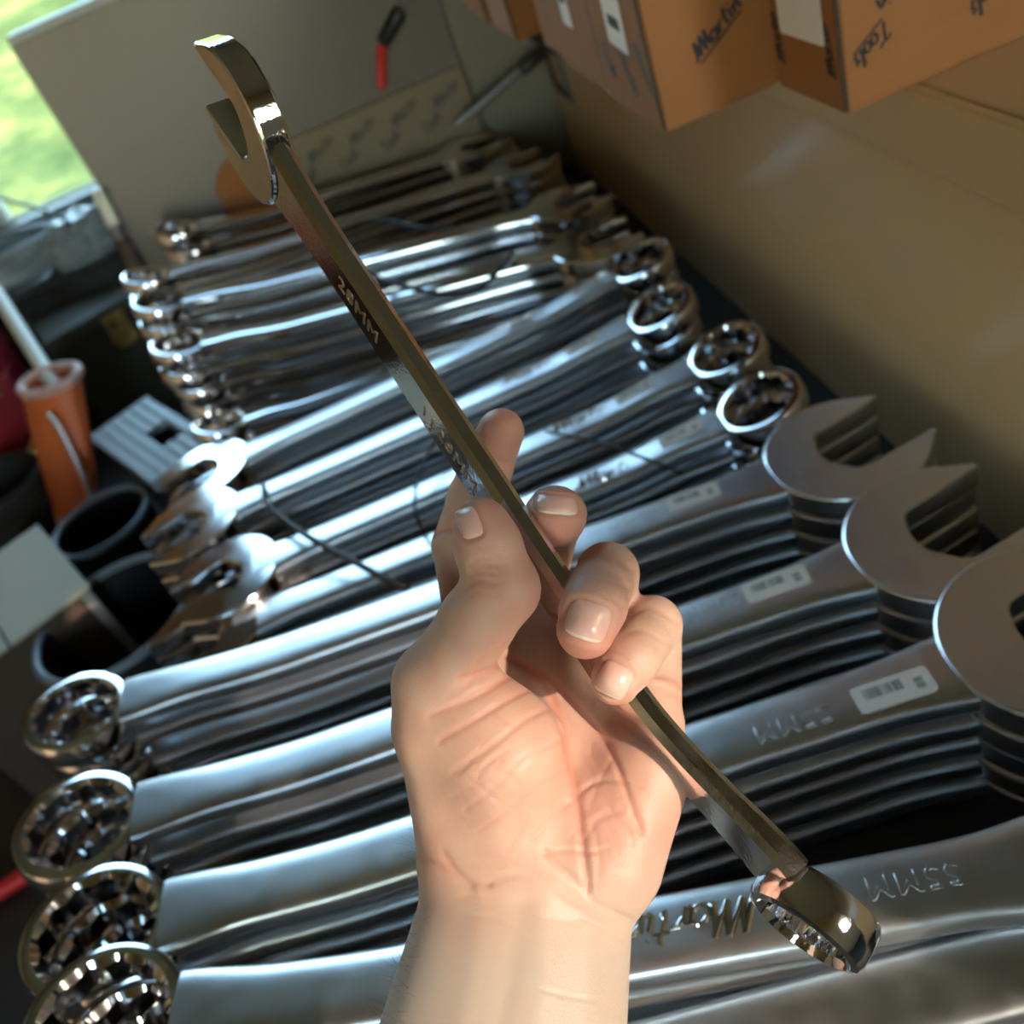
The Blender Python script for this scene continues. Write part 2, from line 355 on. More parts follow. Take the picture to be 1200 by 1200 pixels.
def open_mesh(S, T, skew, w):
    R = S*1.06; P = []; h = S*.5
    # opening along -x, crescent jaws
    def A(r, a): return (r*math.cos(math.radians(a)), r*math.sin(math.radians(a)))
    tipx = -S*1.02
    out = []
    for a in np.linspace(-128, 128, 44):     # outer outline CCW from lower jaw round the back to upper jaw
        k = abs(a)/128; r = R*(1+.03*k*k); out.append(A(r, a))
    up = [(tipx*.86, S*.70), (tipx, S*.60), (tipx*1.01, h+.02*S)]
    lo = [(p[0], -p[1]) for p in up[::-1]]
    slot = [(-S*.55, h)] + [(-S*.02+S*.22*math.sin(math.radians(q)), h-S*.22+S*.22*math.cos(math.radians(q))) for q in (0, 25, 50)]
    bot = [(.27*S, .20*S), (.31*S, .07*S)]
    sl = slot+bot; sl2 = [(p[0], -p[1]) for p in sl[::-1]]
    poly = out+up+sl+sl2+lo
    cs, sn = math.cos(skew), math.sin(skew)
    poly = [(p[0]*cs-p[1]*sn, p[0]*sn+p[1]*cs) for p in poly]
    return poly_extrude('open_end', poly, T, min(.0018, T*.12), 26)

LETTER = {}
def bend_z(kd, x):
    x1 = kd.L-kd.S*.685; return kd.hr*ss((x-(x1-.22*kd.L))/(.26*kd.L))
class WKind:
    def __init__(s, L, S, held=False, shaftmat='satin', t=None):
        s.L, s.S, s.w, s.t = L, S, S*.66, t or S*.24
        s.T_ring = S*.40; s.T_open = S*.335; s.Ro = S*.725; s.hr = S*.20; s.tilt = math.radians(14)
        if held: s.w = .0215; s.t = .0078; s.T_ring = .0145; s.T_open = .0105; s.hr = .011; s.tilt = math.radians(17); s.Ro = .0182
        s.me = [shaft_mesh(L, S, s.w, s.t, s.hr, held), ring_mesh(L, S, s.Ro, s.T_ring, s.hr, s.tilt), open_mesh(S, s.T_open, math.radians(15 if not held else -3), s.w)]
        s.me[0].materials.append(M['chrome_held' if held else shaftmat]); s.me[1].materials.append(M['chrome_held' if held else 'chrome'])
        s.me[2].materials.append(M['chrome_held' if held else ('satin' if S > .049 else 'chrome')])
def frame_from(A, B, up=(0, 0, 1)):
    """local x from A (open end) to B (ring)."""
    x = Vector(B)-Vector(A); x.normalize(); z = Vector(up)-x*Vector(up).dot(x); z.normalize(); y = z.cross(x)
    return Matrix(((x.x, y.x, z.x, A[0]), (x.y, y.y, z.y, A[1]), (x.z, y.z, z.z, A[2]), (0, 0, 0, 1)))
def put_wrench(kind, mw, label, group):
    e = empty('combination_wrench', mw=mw); tag(e, label, 'wrench', group)
    for nm, me in zip(('shaft', 'box_end', 'open_end'), kind.me):
        o = bpy.data.objects.new(nm, me); COL.objects.link(o); o.parent = e
    return e
# sticker meshes
def rrect(w, h, r, n=5):
    P = []
    for cx, cy, a0 in ((w/2-r, h/2-r, 0), (-w/2+r, h/2-r, 90), (-w/2+r, -h/2+r, 180), (w/2-r, -h/2+r, 270)):
        P += arc(cx, cy, r, r, a0, a0+90, n)
    return P
def barcode_mesh(w, h, n=22, seed=1):
    rr = random.Random(seed); bm = bmesh.new(); x = -w/2
    while x < w/2:
        bw = rr.choice((.5, .8, 1.3))*w/n*.6; bm_box(bm, (x+bw/2, 0, 0), (bw, h, .00012)); x += bw+rr.choice((.5, .8, 1.2))*w/n*.6
    me = bpy.data.meshes.new('barcode'); bm.to_mesh(me); bm.free(); me.materials.append(M['barink']); return me
ST_ME = poly_extrude('sticker', rrect(1, .42, .07), .0101, 0); ST_ME.materials.append(M['paper'])
BC_ME = barcode_mesh(.5, .16); 
def put_sticker(e, x, y, z, w, flip=False, slope=0.0):
    o = bpy.data.objects.new('price_sticker', ST_ME); COL.objects.link(o); o.parent = e
    o.matrix_local = Matrix.Translation((x, y, z)) @ Matrix.Rotation(-slope, 4, 'Y') @ Matrix.Rotation(math.pi if flip else 0, 4, 'Z') @ Matrix.Diagonal((w, w, .03, 1))
    b = bpy.data.objects.new('barcode', BC_ME); COL.objects.link(b); b.parent = o
    b.matrix_local = Matrix.Translation((-.12, .05, .0056)) @ Matrix.Diagonal((1, 1, .02/.03, 1))
    s = bpy.data.objects.new('stamp', BC_ME); COL.objects.link(s); s.parent = o
    s.matrix_local = Matrix.Translation((.33, -.02, .0056)) @ Matrix.Rotation(math.pi/2, 4, 'Z') @ Matrix.Diagonal((.35, .7, .02/.03, 1))
    o['label'] = 'white barcode sticker'
def put_text(e, me, x, y, z, m_, rot=0, name='lettering'):
    me2 = me
    if not me2.materials: me2.materials.append(M[m_])
    o = bpy.data.objects.new(name, me2); COL.objects.link(o); o.parent = e
    o.matrix_local = Matrix.Translation((x, y, z)) @ Matrix.Rotation(rot, 4, 'Z'); return o

ORD = ['top', 'second', 'third', 'fourth', 'fifth', 'sixth', 'seventh', 'eighth', 'ninth']
def stack(ringpx, zr, openpx, zo, n, S, desc, group, toplabel, shaftmat='satin', stickpx=None, txt=None, txtpx=None, logopx=None, jit=.002):
    A = onz(*openpx, zo); B = onz(*ringpx, zr); L = float(np.linalg.norm(A-B))
    pr = (zr)/n; po_ = (zo)/n
    kd = WKind(L, S, False, shaftmat, min(.36*S, .78*(pr+po_)/2))
    # ring must fit into its pitch
    top = None
    for k in range(n):
        a = A.copy(); b = B.copy(); a[2] = zo-po_*k-po_*.5; b[2] = zr-pr*k-pr*.5-kd.hr*.8
        if b[2] < kd.T_ring*.2: pass
        if k: a[:2] += rng.normal(0, jit*.5, 2); b[:2] += rng.normal(0, jit, 2)
        mw = frame_from(a, b)
        lab = toplabel if k == 0 else f'{ORD[k]} wrench from the top in {desc}'
        e = put_wrench(kd, mw, lab, group)
        if k == 0: top = e; tm = mw
    inv = tm.inverted()
    def lx(px):
        p = inv @ Vector(onz(px[0], px[1], (zo+zr)/2-.01)); 
        return p.x, max(-kd.w*.12, min(kd.w*.12, p.y))
    bend = lambda x: 0
    if stickpx: x, y = lx(stickpx); sl_ = math.atan2(bend_z(kd, x+.01)-bend_z(kd, x-.01), .02); put_sticker(top, x, y, bend_z(kd, x)+kd.t/2+.0002, S*.74, B[0] < A[0], sl_)
    if txt: x, y = lx(txtpx); put_text(top, text_mesh('lettering', txt, S*.27, .00035), x, y, bend_z(kd, x)+kd.t/2-.0001, 'satin')
    if logopx: x, y = lx(logopx); put_text(top, script_mesh('lettering', 'Martin', S*.30, .17, .32, .0012, False, True), x, y-S*.1, bend_z(kd, x)+kd.t/2-.0002, 'chrome', 0, 'logo')
    return top, kd, tm
GN = 'near large wrenches'; GM = 'middle wrenches'; GF = 'far wrenches'
stack((60, 1420), .115, (1500, 1040), .095, 5, .055, 'the stack at the bottom right corner', GN, 'large satin wrench whose shaft crosses the bottom right corner of the frame')
stack((110, 1196), .142, (1390, 972), .110, 5, .053, 'the stack under the nearest script logo', GN, 'large satin chrome wrench with raised script logo, lowest ring at bottom left', txt='55MM', txtpx=(1070, 1027), logopx=(812, 1077))
stack((106, 1090), .12, (1240, 735), .095, 5, .055, 'the stack under the 55MM barcode sticker', GN, 'large satin wrench stamped 55MM carrying a white barcode sticker right of the palm', stickpx=(1053, 816), txt='55MM', txtpx=(930, 850))
stack((86, 965), .12, (1105, 620), .095, 5, .053, 'the stack under the lower full open jaw', GN, 'large satin wrench with its full open jaw at the right edge below another', stickpx=(908, 681), txt='50MM', txtpx=(830, 706))
stack((84, 832), .118, (988, 522), .092, 5, .050, 'the stack under the upper full open jaw', GN, 'large satin wrench with the uppermost of the big open jaws on the right', stickpx=(812, 581), txt='46MM', txtpx=(742, 608))
stack((890, 466), .092, (238, 742), .07, 4, .047, 'the stack under the lowest right ring end', GM, 'wrench whose ring end is the lowest of four on the right', stickpx=(803, 525), logopx=(715, 567))
stack((850, 406), .092, (262, 672), .08, 4, .046, 'the stack under the second lowest right ring end', GM, 'wrench whose ring end is second lowest of four on the right', stickpx=(746, 468), logopx=(680, 497))
stack((773, 357), .092, (222, 610), .08, 4, .046, 'the stack under the second highest right ring end', GM, 'wrench whose ring end is second highest of four on the right', stickpx=(686, 413), logopx=(620, 440))
stack((750, 301), .092, (238, 548), .08, 4, .045, 'the stack under the very highest right ring end', GM, 'wrench whose ring end is highest of four on the right', stickpx=(690, 346), logopx=(625, 378))
stack((252, 490), .085, (600, 375), .045, 3, .040, 'the low stack beside the grey plastic piece', GF, 'low chrome wrench with a dark ring beside the grey plastic piece', 'chrome')
stack((206, 400), .14, (695, 280), .10, 6, .044, 'the far stack nearest the right ring ends', GF, 'chrome wrench topping the far stack nearest the four right ring ends', 'chrome', jit=.006)
stack((184, 350), .165, (663, 236), .105, 7, .044, 'the far stack second from the right ring ends', GF, 'chrome wrench topping the second far stack with its small jaw against the wall', 'chrome', jit=.006)
stack((170, 320), .175, (607, 191), .105, 7, .043, 'the far stack third from the right ring ends', GF, 'chrome wrench topping the far stack with the leftmost ring end', 'chrome', jit=.006)
stack((205, 266), .165, (552, 172), .10, 7, .048, 'the farthest stack beside the grey end sheet', GF, 'chrome wrench topping the farthest stack beside the grey end sheet', 'chrome', jit=.006)

# ------------------------------------------------------------------ held wrench (28 mm)
Ao = atd(291, 146, .330); Bo = atd(953, 1070, .275)
ax = (Bo-Ao)/np.linalg.norm(Bo-Ao)
vc = -fw - ax*(-fw@ax); vc /= np.linalg.norm(vc)
lf = np.cross(ax, vc); lf = lf if lf@iv < 0 else -lf
th = math.radians(20)
nn = math.cos(th)*lf + math.sin(th)*vc          # normal of the lettered wide face
LH = float(np.linalg.norm(Bo-Ao))
hk = WKind(LH, .0255, True)
# ring bends away from nn: local +z = -nn
zz_ = Vector(-nn); A0 = Vector(Ao); B0 = Vector(Bo) - zz_*hk.hr
held_mw = frame_from(A0, B0, zz_)
held = put_wrench(hk, held_mw, 'mirror chrome combination wrench held up in the bare hand', None)
def held_text(s, px, size):
    inv = held_mw.inverted(); p = inv @ Vector(atd(px[0], px[1], .31))
    o = put_text(held, text_mesh('lettering', s, size, .00012), p.x, 0, -hk.t/2-.00005, 'brassy', 0)
    return o, p.x
M['brassy'] = mat('stamped lettering', (.75, .60, .42), .3, 1)
for s, px, sz in (('28MM', (420, 356), .0095), ('1128MM', (536, 526), .0088)):
    o, xx = held_text(s, px, sz)
    # lettering lies on the -z face, read along the shaft from the open end
    o.matrix_local = Matrix.Translation((xx, 0, -hk.t/2-.00005)) @ Matrix.Rotation(math.pi, 4, 'X')

# ------------------------------------------------------------------ the hand (one continuous surface from a smooth distance field)
DH = 290.0                                    # reference depth in mm; hand built in camera-aligned millimetres, then moved to the place
def hp(px, py, dz):
    d = DH+dz; return np.array([(px-600)/F*d, (py-600)/F*d, d], np.float32)
VOX = 0.78
lo_ = np.array([-52., -40., 236.]); hi_ = np.array([66., 226., 352.])
gs = [np.arange(lo_[k], hi_[k], VOX, dtype=np.float32) for k in range(3)]
NX, NY, NZ = map(len, gs)
def capsule(a, b, ra, rb, zs=1.0):
    """tapered capsule, flattened in depth by zs; evaluated inside its own box only."""
    a = a.copy(); b = b.copy(); R = max(ra, rb)+16
    lo = np.minimum(a, b)-R; hi = np.maximum(a, b)+R
    sl = tuple(slice(max(0, int((lo[k]-lo_[k])/VOX)), max(0, min(len(gs[k]), int((hi[k]-lo_[k])/VOX)+1))) for k in range(3))
    X = gs[0][sl[0]][:, None, None]; Y = gs[1][sl[1]][None, :, None]; Z = gs[2][sl[2]][None, None, :]
    ab = b-a; 
    h = (X-a[0])*ab[0]+(Y-a[1])*ab[1]+(Z-a[2])*ab[2]; h = np.clip(h/max(float(ab@ab), 1e-6), 0, 1)
    dx = X-a[0]-h*ab[0]; dy = Y-a[1]-h*ab[1]; dz = (Z-a[2]-h*ab[2])*zs
    return sl, np.sqrt(dx*dx+dy*dy+dz*dz)-(ra+(rb-ra)*h)
def new_field(): return np.full((NX, NY, NZ), 30., np.float32)
def smin_into(Fd, sl, d, k):
    f = Fd[sl]
    if k <= 0: np.minimum(f, d, out=f); return
    h = np.clip(.5+.5*(f-d)/k, 0, 1); Fd[sl] = f*(1-h)+d*h-k*h*(1-h)
full = (slice(None),)*3
def chain(pts, k):
    Fd = new_field()
    for p, q in zip(pts[:-1], pts[1:]): smin_into(Fd, *capsule(hp(*p[:3]), hp(*q[:3]), p[3], q[3]), k)
    return Fd
base = new_field()
for a, b, ra, rb, zs, k in (
    ((618, 1065, 3), (548, 1450, -34), 33, 41, 1.5, 1),          # wrist and forearm
    ((575, 1015, 4), (572, 800, 29), 16, 12, 1, 10), ((622, 1015, 5), (640, 796, 28), 17, 12, 1, 10),
    ((672, 1008, 5), (705, 802, 26), 16, 11.5, 1, 10), ((706, 1005, 4), (762, 852, 22), 15, 10.5, 1, 10),
    ((718, 1005, 0), (757, 905, 5), 14.5, 14, 1, 10),            # heel of the palm, little finger side
    ((548, 995, 6), (513, 852, 2), 15.5, 13, 1, 8), ((513, 852, 2), (510, 802, 0), 13, 12.4, 1, 6),   # thumb metacarpal
    ((606, 990, 2), (585, 880, -1), 15.5, 18.5, 1, 9), ((585, 880, -1), (545, 815, -1), 18, 13, 1, 9),   # thenar
    ((640, 1010, 4), (680, 960, 6), 15, 13, 1, 10),
  ):
    smin_into(base, *capsule(hp(*a), hp(*b), ra, rb, zs), k)
# proximal phalanges
for a, b, ra, rb in (((572, 800, 29), (538, 640, 37), 11.2, 9.4), ((640, 796, 28), (634, 668, 46), 11.5, 9.8), ((705, 802, 26), (712, 672, 6), 11, 9.8), ((762, 852, 22), (765, 732, 4), 10.4, 9.0)):
    smin_into(base, *capsule(hp(*a), hp(*b), ra, rb), 4.0)
thumb = chain([(510, 802, 0, 12.4), (560, 727, -9, 10.8), (588, 690, -13, 10.6), (572, 640, -13, 9.4), (564, 616, -12, 8.4)], 4)
smin_into(base, full, thumb, 5.0)
for pts in ([(538, 640, 37, 9.6), (555, 585, 36, 8.8), (569, 550, 34, 8.9), (587, 506, 30, 8.0)],
            [(634, 668, 46, 9.8), (648, 610, 31, 9.6), (651, 605, 10, 9.9)],
            [(712, 672, 6, 9.9), (703, 690, -6, 9.2), (696, 710, -15, 9.4), (686, 739, -19, 8.2)],
            [(765, 732, 4, 9.1), (750, 755, -5, 8.2), (738, 773, -11, 8.3), (722, 796, -15, 7.3)]):
    smin_into(base, full, chain(pts, 2.5), 1.0)
def surface_nets(G):
    s = G < 0; nx, ny, nz = G.shape
    c = [(x, y, z) for x in (0, 1) for y in (0, 1) for z in (0, 1)]
    def sub(a, o): return a[o[0]:nx-1+o[0], o[1]:ny-1+o[1], o[2]:nz-1+o[2]]
    cnt = sum(sub(s, o).astype(np.int8) for o in c)
    idx = np.argwhere((cnt > 0) & (cnt < 8)); vid = np.full((nx-1, ny-1, nz-1), -1, np.int32); vid[tuple(idx.T)] = np.arange(len(idx))
    acc = np.zeros((len(idx), 3)); num = np.zeros(len(idx))
    vals = {o: G[idx[:, 0]+o[0], idx[:, 1]+o[1], idx[:, 2]+o[2]] for o in c}
    for o in c:
        for k in range(3):
            if o[k] == 0:
                o2 = list(o); o2[k] = 1; o2 = tuple(o2); a, b = vals[o], vals[o2]; m_ = (a < 0) != (b < 0)
                t = np.where(m_, a/np.where(m_, a-b, 1), 0); p = np.tile(np.array(o, float), (len(idx), 1)); p[:, k] = t
                acc[m_] += p[m_]; num[m_] += 1
    V = idx+acc/num[:, None]; Q = []
    for k in range(3):
        o = [0, 0, 0]; o[k] = 1
        A = s[:nx-o[0], :ny-o[1], :nz-o[2]]; B = s[o[0]:, o[1]:, o[2]:]
        e = np.argwhere(A != B); u, v = [q for q in range(3) if q != k]
        e = e[(e[:, u] > 0) & (e[:, v] > 0) & (e[:, 0] < nx-1) & (e[:, 1] < ny-1) & (e[:, 2] < nz-1)]
        f_ = A[tuple(e.T)]
        def at(du, dv): q = e.copy(); q[:, u] -= du; q[:, v] -= dv; return vid[tuple(q.T)]
        q = np.stack([at(1, 1), at(0, 1), at(0, 0), at(1, 0)], 1)
        flip = f_ if k != 1 else ~f_
        q[~flip] = q[~flip][:, ::-1]; Q.append(q)
    return V, np.concatenate(Q)
HV, HQ = surface_nets(base)
HV = HV*VOX+lo_
lab_ = np.arange(len(HV))
while True:
    m_ = lab_.copy()
    for k in range(4): np.minimum.at(m_, HQ[:, k], lab_[HQ[:, (k+1) % 4]]); np.minimum.at(m_, HQ[:, (k+1) % 4], lab_[HQ[:, k]])
    m_ = m_[m_]
    if (m_ == lab_).all(): break
    lab_ = m_
keep = lab_ == np.bincount(lab_).argmax(); HQ = HQ[keep[HQ[:, 0]]]; mp_ = np.cumsum(keep)-1; HV = HV[keep]; HQ = mp_[HQ]
nb_i = np.concatenate([HQ[:, [0, 1]], HQ[:, [1, 2]], HQ[:, [2, 3]], HQ[:, [3, 0]]]); nb_i = np.concatenate([nb_i, nb_i[:, ::-1]])
deg = np.bincount(nb_i[:, 0], minlength=len(HV))[:, None]
def lap(V):
    S_ = np.stack([np.bincount(nb_i[:, 0], weights=V[nb_i[:, 1], k], minlength=len(V)) for k in range(3)], 1); return S_/deg-V
for _ in range(4): HV = HV+.5*lap(HV); HV = HV-.52*lap(HV)
def vnormals(V):
    n = np.cross(V[HQ[:, 2]]-V[HQ[:, 0]], V[HQ[:, 3]]-V[HQ[:, 1]]); N = np.zeros_like(V)
    for k in range(4): 
        for q in range(3): N[:, q] += np.bincount(HQ[:, k], weights=n[:, q], minlength=len(V))
    return N/(np.linalg.norm(N, axis=1)[:, None]+1e-9)
HN = vnormals(HV)
cen = HV.mean(0)
# make sure the normals point outwards
if np.mean(np.sum(HN*(HV-cen), 1)) < 0: HQ = HQ[:, ::-1]; HN = -HN
HP = np.stack([600+F*HV[:, 0]/HV[:, 2], 600+F*HV[:, 1]/HV[:, 2]], 1)
viewd = -HV/np.linalg.norm(HV, axis=1)[:, None]; face = np.clip(np.sum(HN*viewd, 1), 0, 1)
def dist_poly(pl):
    pl = np.array(pl, float); D = np.full(len(HP), 1e9); 
    for a, b in zip(pl[:-1], pl[1:]):
        ab = b-a; h = np.clip(((HP-a)@ab)/(ab@ab), 0, 1); D = np.minimum(D, np.linalg.norm(HP-a-h[:, None]*ab, axis=1))
    return D
def curve(pl, n=6):
    P = [np.array(p, float) for p in pl]; Q = []
    for k in range(len(P)-1):
        a, b, c, d = P[max(k-1, 0)], P[k], P[k+1], P[min(k+2, len(P)-1)]
        for s in range(n):
            t = s/n; Q.append(.5*((2*b)+(-a+c)*t+(2*a-5*b+4*c-d)*t*t+(-a+3*b-3*c+d)*t**3))
    Q.append(P[-1]); return Q
# creases: (pixels of the line, depth mm, half width px, nearest and farthest depth in mm it belongs to)
CRE = [
  ([(596, 770), (630, 792), (656, 838), (668, 890), (676, 930), (682, 985), (690, 1040)], 1.0, 4.5, 0, 330),      # life line
  ([(636, 788), (672, 822), (700, 856), (722, 895), (738, 940), (752, 975)], .75, 4, 0, 330),
  ([(676, 930), (700, 916), (728, 915), (752, 922)], .35, 3, 0, 330), ([(640, 1000), (668, 996), (690, 999), (712, 995)], .3, 3, 0, 330),
  ([(622, 985), (645, 962), (664, 940)], .3, 3, 0, 330), ([(700, 1040), (702, 1005), (694, 965)], .25, 3, 0, 330), ([(684, 985), (700, 962), (728, 950)], .25, 3, 0, 330), ([(716, 890), (700, 920), (690, 950)], .2, 3, 0, 330),
  ([(640, 1000), (672, 1030), (700, 1058), (748, 1082)], .5, 4, 0, 330),   # wrist lines
  ([(492, 1005), (520, 1018), (545, 1032), (572, 1036)], .45, 5, 0, 330), ([(520, 1000), (535, 1022), (552, 1038)], .45, 4, 0, 330), ([(572, 1036), (610, 1026), (645, 1032)], .25, 4, 0, 330), ([(650, 1050), (690, 1076), (728, 1098)], .25, 4, 0, 330),
  ([(505, 838), (545, 822), (575, 806), (600, 790)], .55, 4, 0, 300), ([(515, 868), (560, 842), (600, 818), (626, 806)], .42, 3.5, 0, 300), ([(530, 905), (570, 880), (612, 846), (645, 830)], .36, 3.5, 0, 300),
  ([(545, 950), (585, 920), (620, 888), (655, 868)], .3, 3, 0, 300), ([(560, 975), (600, 948), (640, 915), (664, 900)], .28, 3, 0, 300),
  ([(540, 795), (575, 785), (594, 768)], .9, 4, 0, 300), ([(560, 775), (580, 762), (596, 752)], .5, 4, 0, 300), ([(548, 800), (560, 788), (570, 792)], .4, 4, 0, 300), ([(530, 812), (552, 800), (566, 796)], .4, 3.5, 0, 300),
  ([(546, 690), (560, 681), (580, 683)], .6, 4, 0, 295), ([(551, 672), (566, 662), (584, 663)], .5, 4, 0, 295), ([(548, 681), (562, 671), (580, 672)], .4, 3, 0, 295), ([(552, 662), (562, 655), (574, 654)], .35, 3, 0, 295), ([(545, 700), (562, 694), (590, 700)], .3, 3, 0, 295),
  ([(500, 722), (518, 706), (540, 700)], 1.0, 5, 296, 400), ([(508, 628), (530, 618), (560, 622)], .8, 5, 300, 400), ([(545, 548), (575, 540), (605, 548)], .4, 4, 300, 400),
  ([(668, 668), (700, 650), (742, 668)], .3, 3.5, 0, 310), ([(664, 690), (692, 676), (740, 690)], .22, 3, 0, 310), ([(680, 705), (705, 700), (735, 712)], .2, 3, 0, 310),
  ([(738, 722), (762, 712), (795, 730)], .3, 3.5, 0, 310), ([(730, 745), (752, 738), (785, 756)], .22, 3, 0, 310),
  ([(768, 798), (785, 800), (800, 806)], .8, 4, 0, 330), ([(780, 815), (800, 822)], .4, 3, 0, 330),
]
rc = random.Random(11)
for _ in range(46):       # fine cross lines on the ball of the thumb, the heel of the palm and the wrist
    cx, cy, an_ = rc.choice(((580, 900, -38), (580, 900, 28), (600, 960, -40), (725, 985, 70), (720, 1010, 15), (690, 880, 75), (640, 1080, 12), (560, 1050, 20), (690, 960, -30)))
    cx += rc.gauss(0, 30); cy += rc.gauss(0, 26); an_ = math.radians(an_+rc.gauss(0, 9)); ln = rc.uniform(14, 36); bw = rc.uniform(-4, 4)
    dxx, dyy = math.cos(an_), math.sin(an_)
    CRE.append(([(cx-dxx*ln, cy-dyy*ln), (cx-dyy*bw, cy+dxx*bw), (cx+dxx*ln, cy+dyy*ln)], rc.uniform(.12, .24), 2.4, 0, 305))
disp = np.zeros(len(HV)); redden = np.zeros(len(HV))
for pl, dep, w, d_0, d_1 in CRE:
    D = dist_poly(curve(pl)); ok = (HV[:, 2] > d_0) & (HV[:, 2] < d_1) & (face > .12)
    g_ = np.exp(-(D/w)**2)*ok; dep = dep*1.0; disp -= dep*g_; disp += dep*.10*np.exp(-((D-2.5*w)/(1.8*w))**2)*ok
    redden = np.maximum(redden, g_*min(.75, dep*.8))
# nails: centre px, half length vec px, half width vec px, depth window
NAILS = {'thumb': ((550, 613), (-6, -17), (12.5, -4), 0, 300), 'ring': ((689, 728), (-7, 21), (24, 8), 0, 300),
         'little': ((719, 797), (-8, 18), (18, 9), 0, 300), 'middle': ((652, 592), (1, 11), (25, 2), 0, 330)}
for nm, (c, l, w, d_0, d_1) in NAILS.items():
    Mx = np.linalg.inv(np.array([[l[0], w[0]], [l[1], w[1]]], float)); q = (HP-np.array(c))@Mx.T
    rr = (np.abs(q[:, 0])**3+np.abs(q[:, 1])**3)**(1/3); ok = (HV[:, 2] < d_1) & (face > .1)
    disp -= .55*np.exp(-((rr-1.10)/.10)**2)*ok                       # fold around the nail
    disp += .35*np.exp(-((rr-1.38)/.16)**2)*ok
    disp -= .3*(rr < 1.0)*ok
# tendons and veins on the wrist, gentle relief
for pl, hgt, w in (([(565, 1060), (556, 1130), (540, 1200)], .4, 16), ([(610, 1060), (600, 1130), (585, 1210)], -.4, 14), ([(640, 1065), (640, 1130), (628, 1210)], .3, 14), ([(690, 1090), (690, 1200)], .5, 14)):
    D = dist_poly(curve(pl)); disp += hgt*np.exp(-(D/w)**2)*(face > .2)
HV = HV+HN*disp[:, None]
# skin redness: fingertips, palm pads
tips = [hp(564, 612, -16), hp(588, 500, 24), hp(651, 610, 4), hp(686, 748, -22), hp(722, 806, -18), hp(590, 690, -14), hp(740, 960, -5), hp(720, 720, 10)]
tw = [.55, .5, .8, .9, .6, .45, .5, .3]; trr = [11, 14, 13, 11, 9, 14, 20, 14]
for t_, w_, r_ in zip(tips, tw, trr): redden = np.maximum(redden, w_*np.exp(-np.sum((HV-t_)**2, 1)/(r_*r_)))
pale = np.clip((HP[:, 1]-985+.12*(HP[:, 0]-600))/150, 0, 1)**1.3*.8+.25*np.exp(-(((HP[:, 0]-780)/50)**2+((HP[:, 1]-740)/80)**2))
HWv = CAM+(HV[:, :1]*iv+HV[:, 1:2]*jv+HV[:, 2:]*fw)/1000.0
hand_me = bpy.data.meshes.new('person'); org = atd(600, 1060, .285)
hand_me.from_pydata((HWv-org).tolist(), [], HQ.tolist()); hand_me.update()
at_ = hand_me.attributes.new('redness', 'FLOAT', 'POINT'); at_.data.foreach_set('value', redden.astype(np.float32))
at_ = hand_me.attributes.new('pale', 'FLOAT', 'POINT'); at_.data.foreach_set('value', pale.astype(np.float32))
# skin material
m = bpy.data.materials.new('skin'); m.use_nodes = True; nt = m.node_tree; b = nt.nodes['Principled BSDF']
an = nt.nodes.new('ShaderNodeAttribute'); an.attribute_name = 'redness'; tc = nt.nodes.new('ShaderNodeTexCoord')
nz = nt.nodes.new('ShaderNodeTexNoise'); nz.inputs['Scale'].default_value = 45; nz.inputs['Detail'].default_value = 5; nt.links.new(tc.outputs['Object'], nz.inputs['Vector'])
c1 = nt.nodes.new('ShaderNodeValToRGB'); c1.color_ramp.elements[0].position = .35; c1.color_ramp.elements[0].color = (.50, .285, .21, 1); c1.color_ramp.elements[1].position = .7; c1.color_ramp.elements[1].color = (.58, .365, .275, 1)
nt.links.new(nz.outputs[0], c1.inputs[0])
mx = nt.nodes.new('ShaderNodeMix'); mx.data_type = 'RGBA'; mx.inputs[7].default_value = (.55, .20, .15, 1); nt.links.new(an.outputs['Fac'], mx.inputs[0]); nt.links.new(c1.outputs[0], mx.inputs[6])
ap = nt.nodes.new('ShaderNodeAttribute'); ap.attribute_name = 'pale'
mp = nt.nodes.new('ShaderNodeMix'); mp.data_type = 'RGBA'; mp.inputs[7].default_value = (.43, .36, .295, 1); nt.links.new(ap.outputs['Fac'], mp.inputs[0]); nt.links.new(mx.outputs[2], mp.inputs[6])
nt.links.new(mp.outputs[2], b.inputs['Base Color']); b.inputs['Roughness'].default_value = .48; b.inputs['Specular IOR Level'].default_value = .35
b.inputs['Subsurface Weight'].default_value = .35; b.inputs['Subsurface Radius'].default_value = (1.0, .35, .18); b.inputs['Subsurface Scale'].default_value = .0035
vo = nt.nodes.new('ShaderNodeTexVoronoi'); vo.inputs['Scale'].default_value = 900; vo.feature = 'DISTANCE_TO_EDGE'; nt.links.new(tc.outputs['Object'], vo.inputs['Vector'])
n2 = nt.nodes.new('ShaderNodeTexNoise'); n2.inputs['Scale'].default_value = 260; n2.inputs['Detail'].default_value = 4; nt.links.new(tc.outputs['Object'], n2.inputs['Vector'])
bp1 = nt.nodes.new('ShaderNodeBump'); bp1.inputs['Strength'].default_value = .13; bp1.inputs['Distance'].default_value = .0006; nt.links.new(vo.outputs['Distance'], bp1.inputs['Height'])
bp2 = nt.nodes.new('ShaderNodeBump'); bp2.inputs['Strength'].default_value = .22; bp2.inputs['Distance'].default_value = .0008; nt.links.new(n2.outputs[0], bp2.inputs['Height']); nt.links.new(bp1.outputs[0], bp2.inputs['Normal'])
nt.links.new(bp2.outputs[0], b.inputs['Normal']); M['skin'] = m
hand = link('person', hand_me, M['skin']); hand.location = org
tag(hand, 'bare left hand and forearm, palm to the viewer, thumb and fingers closed on a wrench', 'person')
bpy.context.view_layer.update()
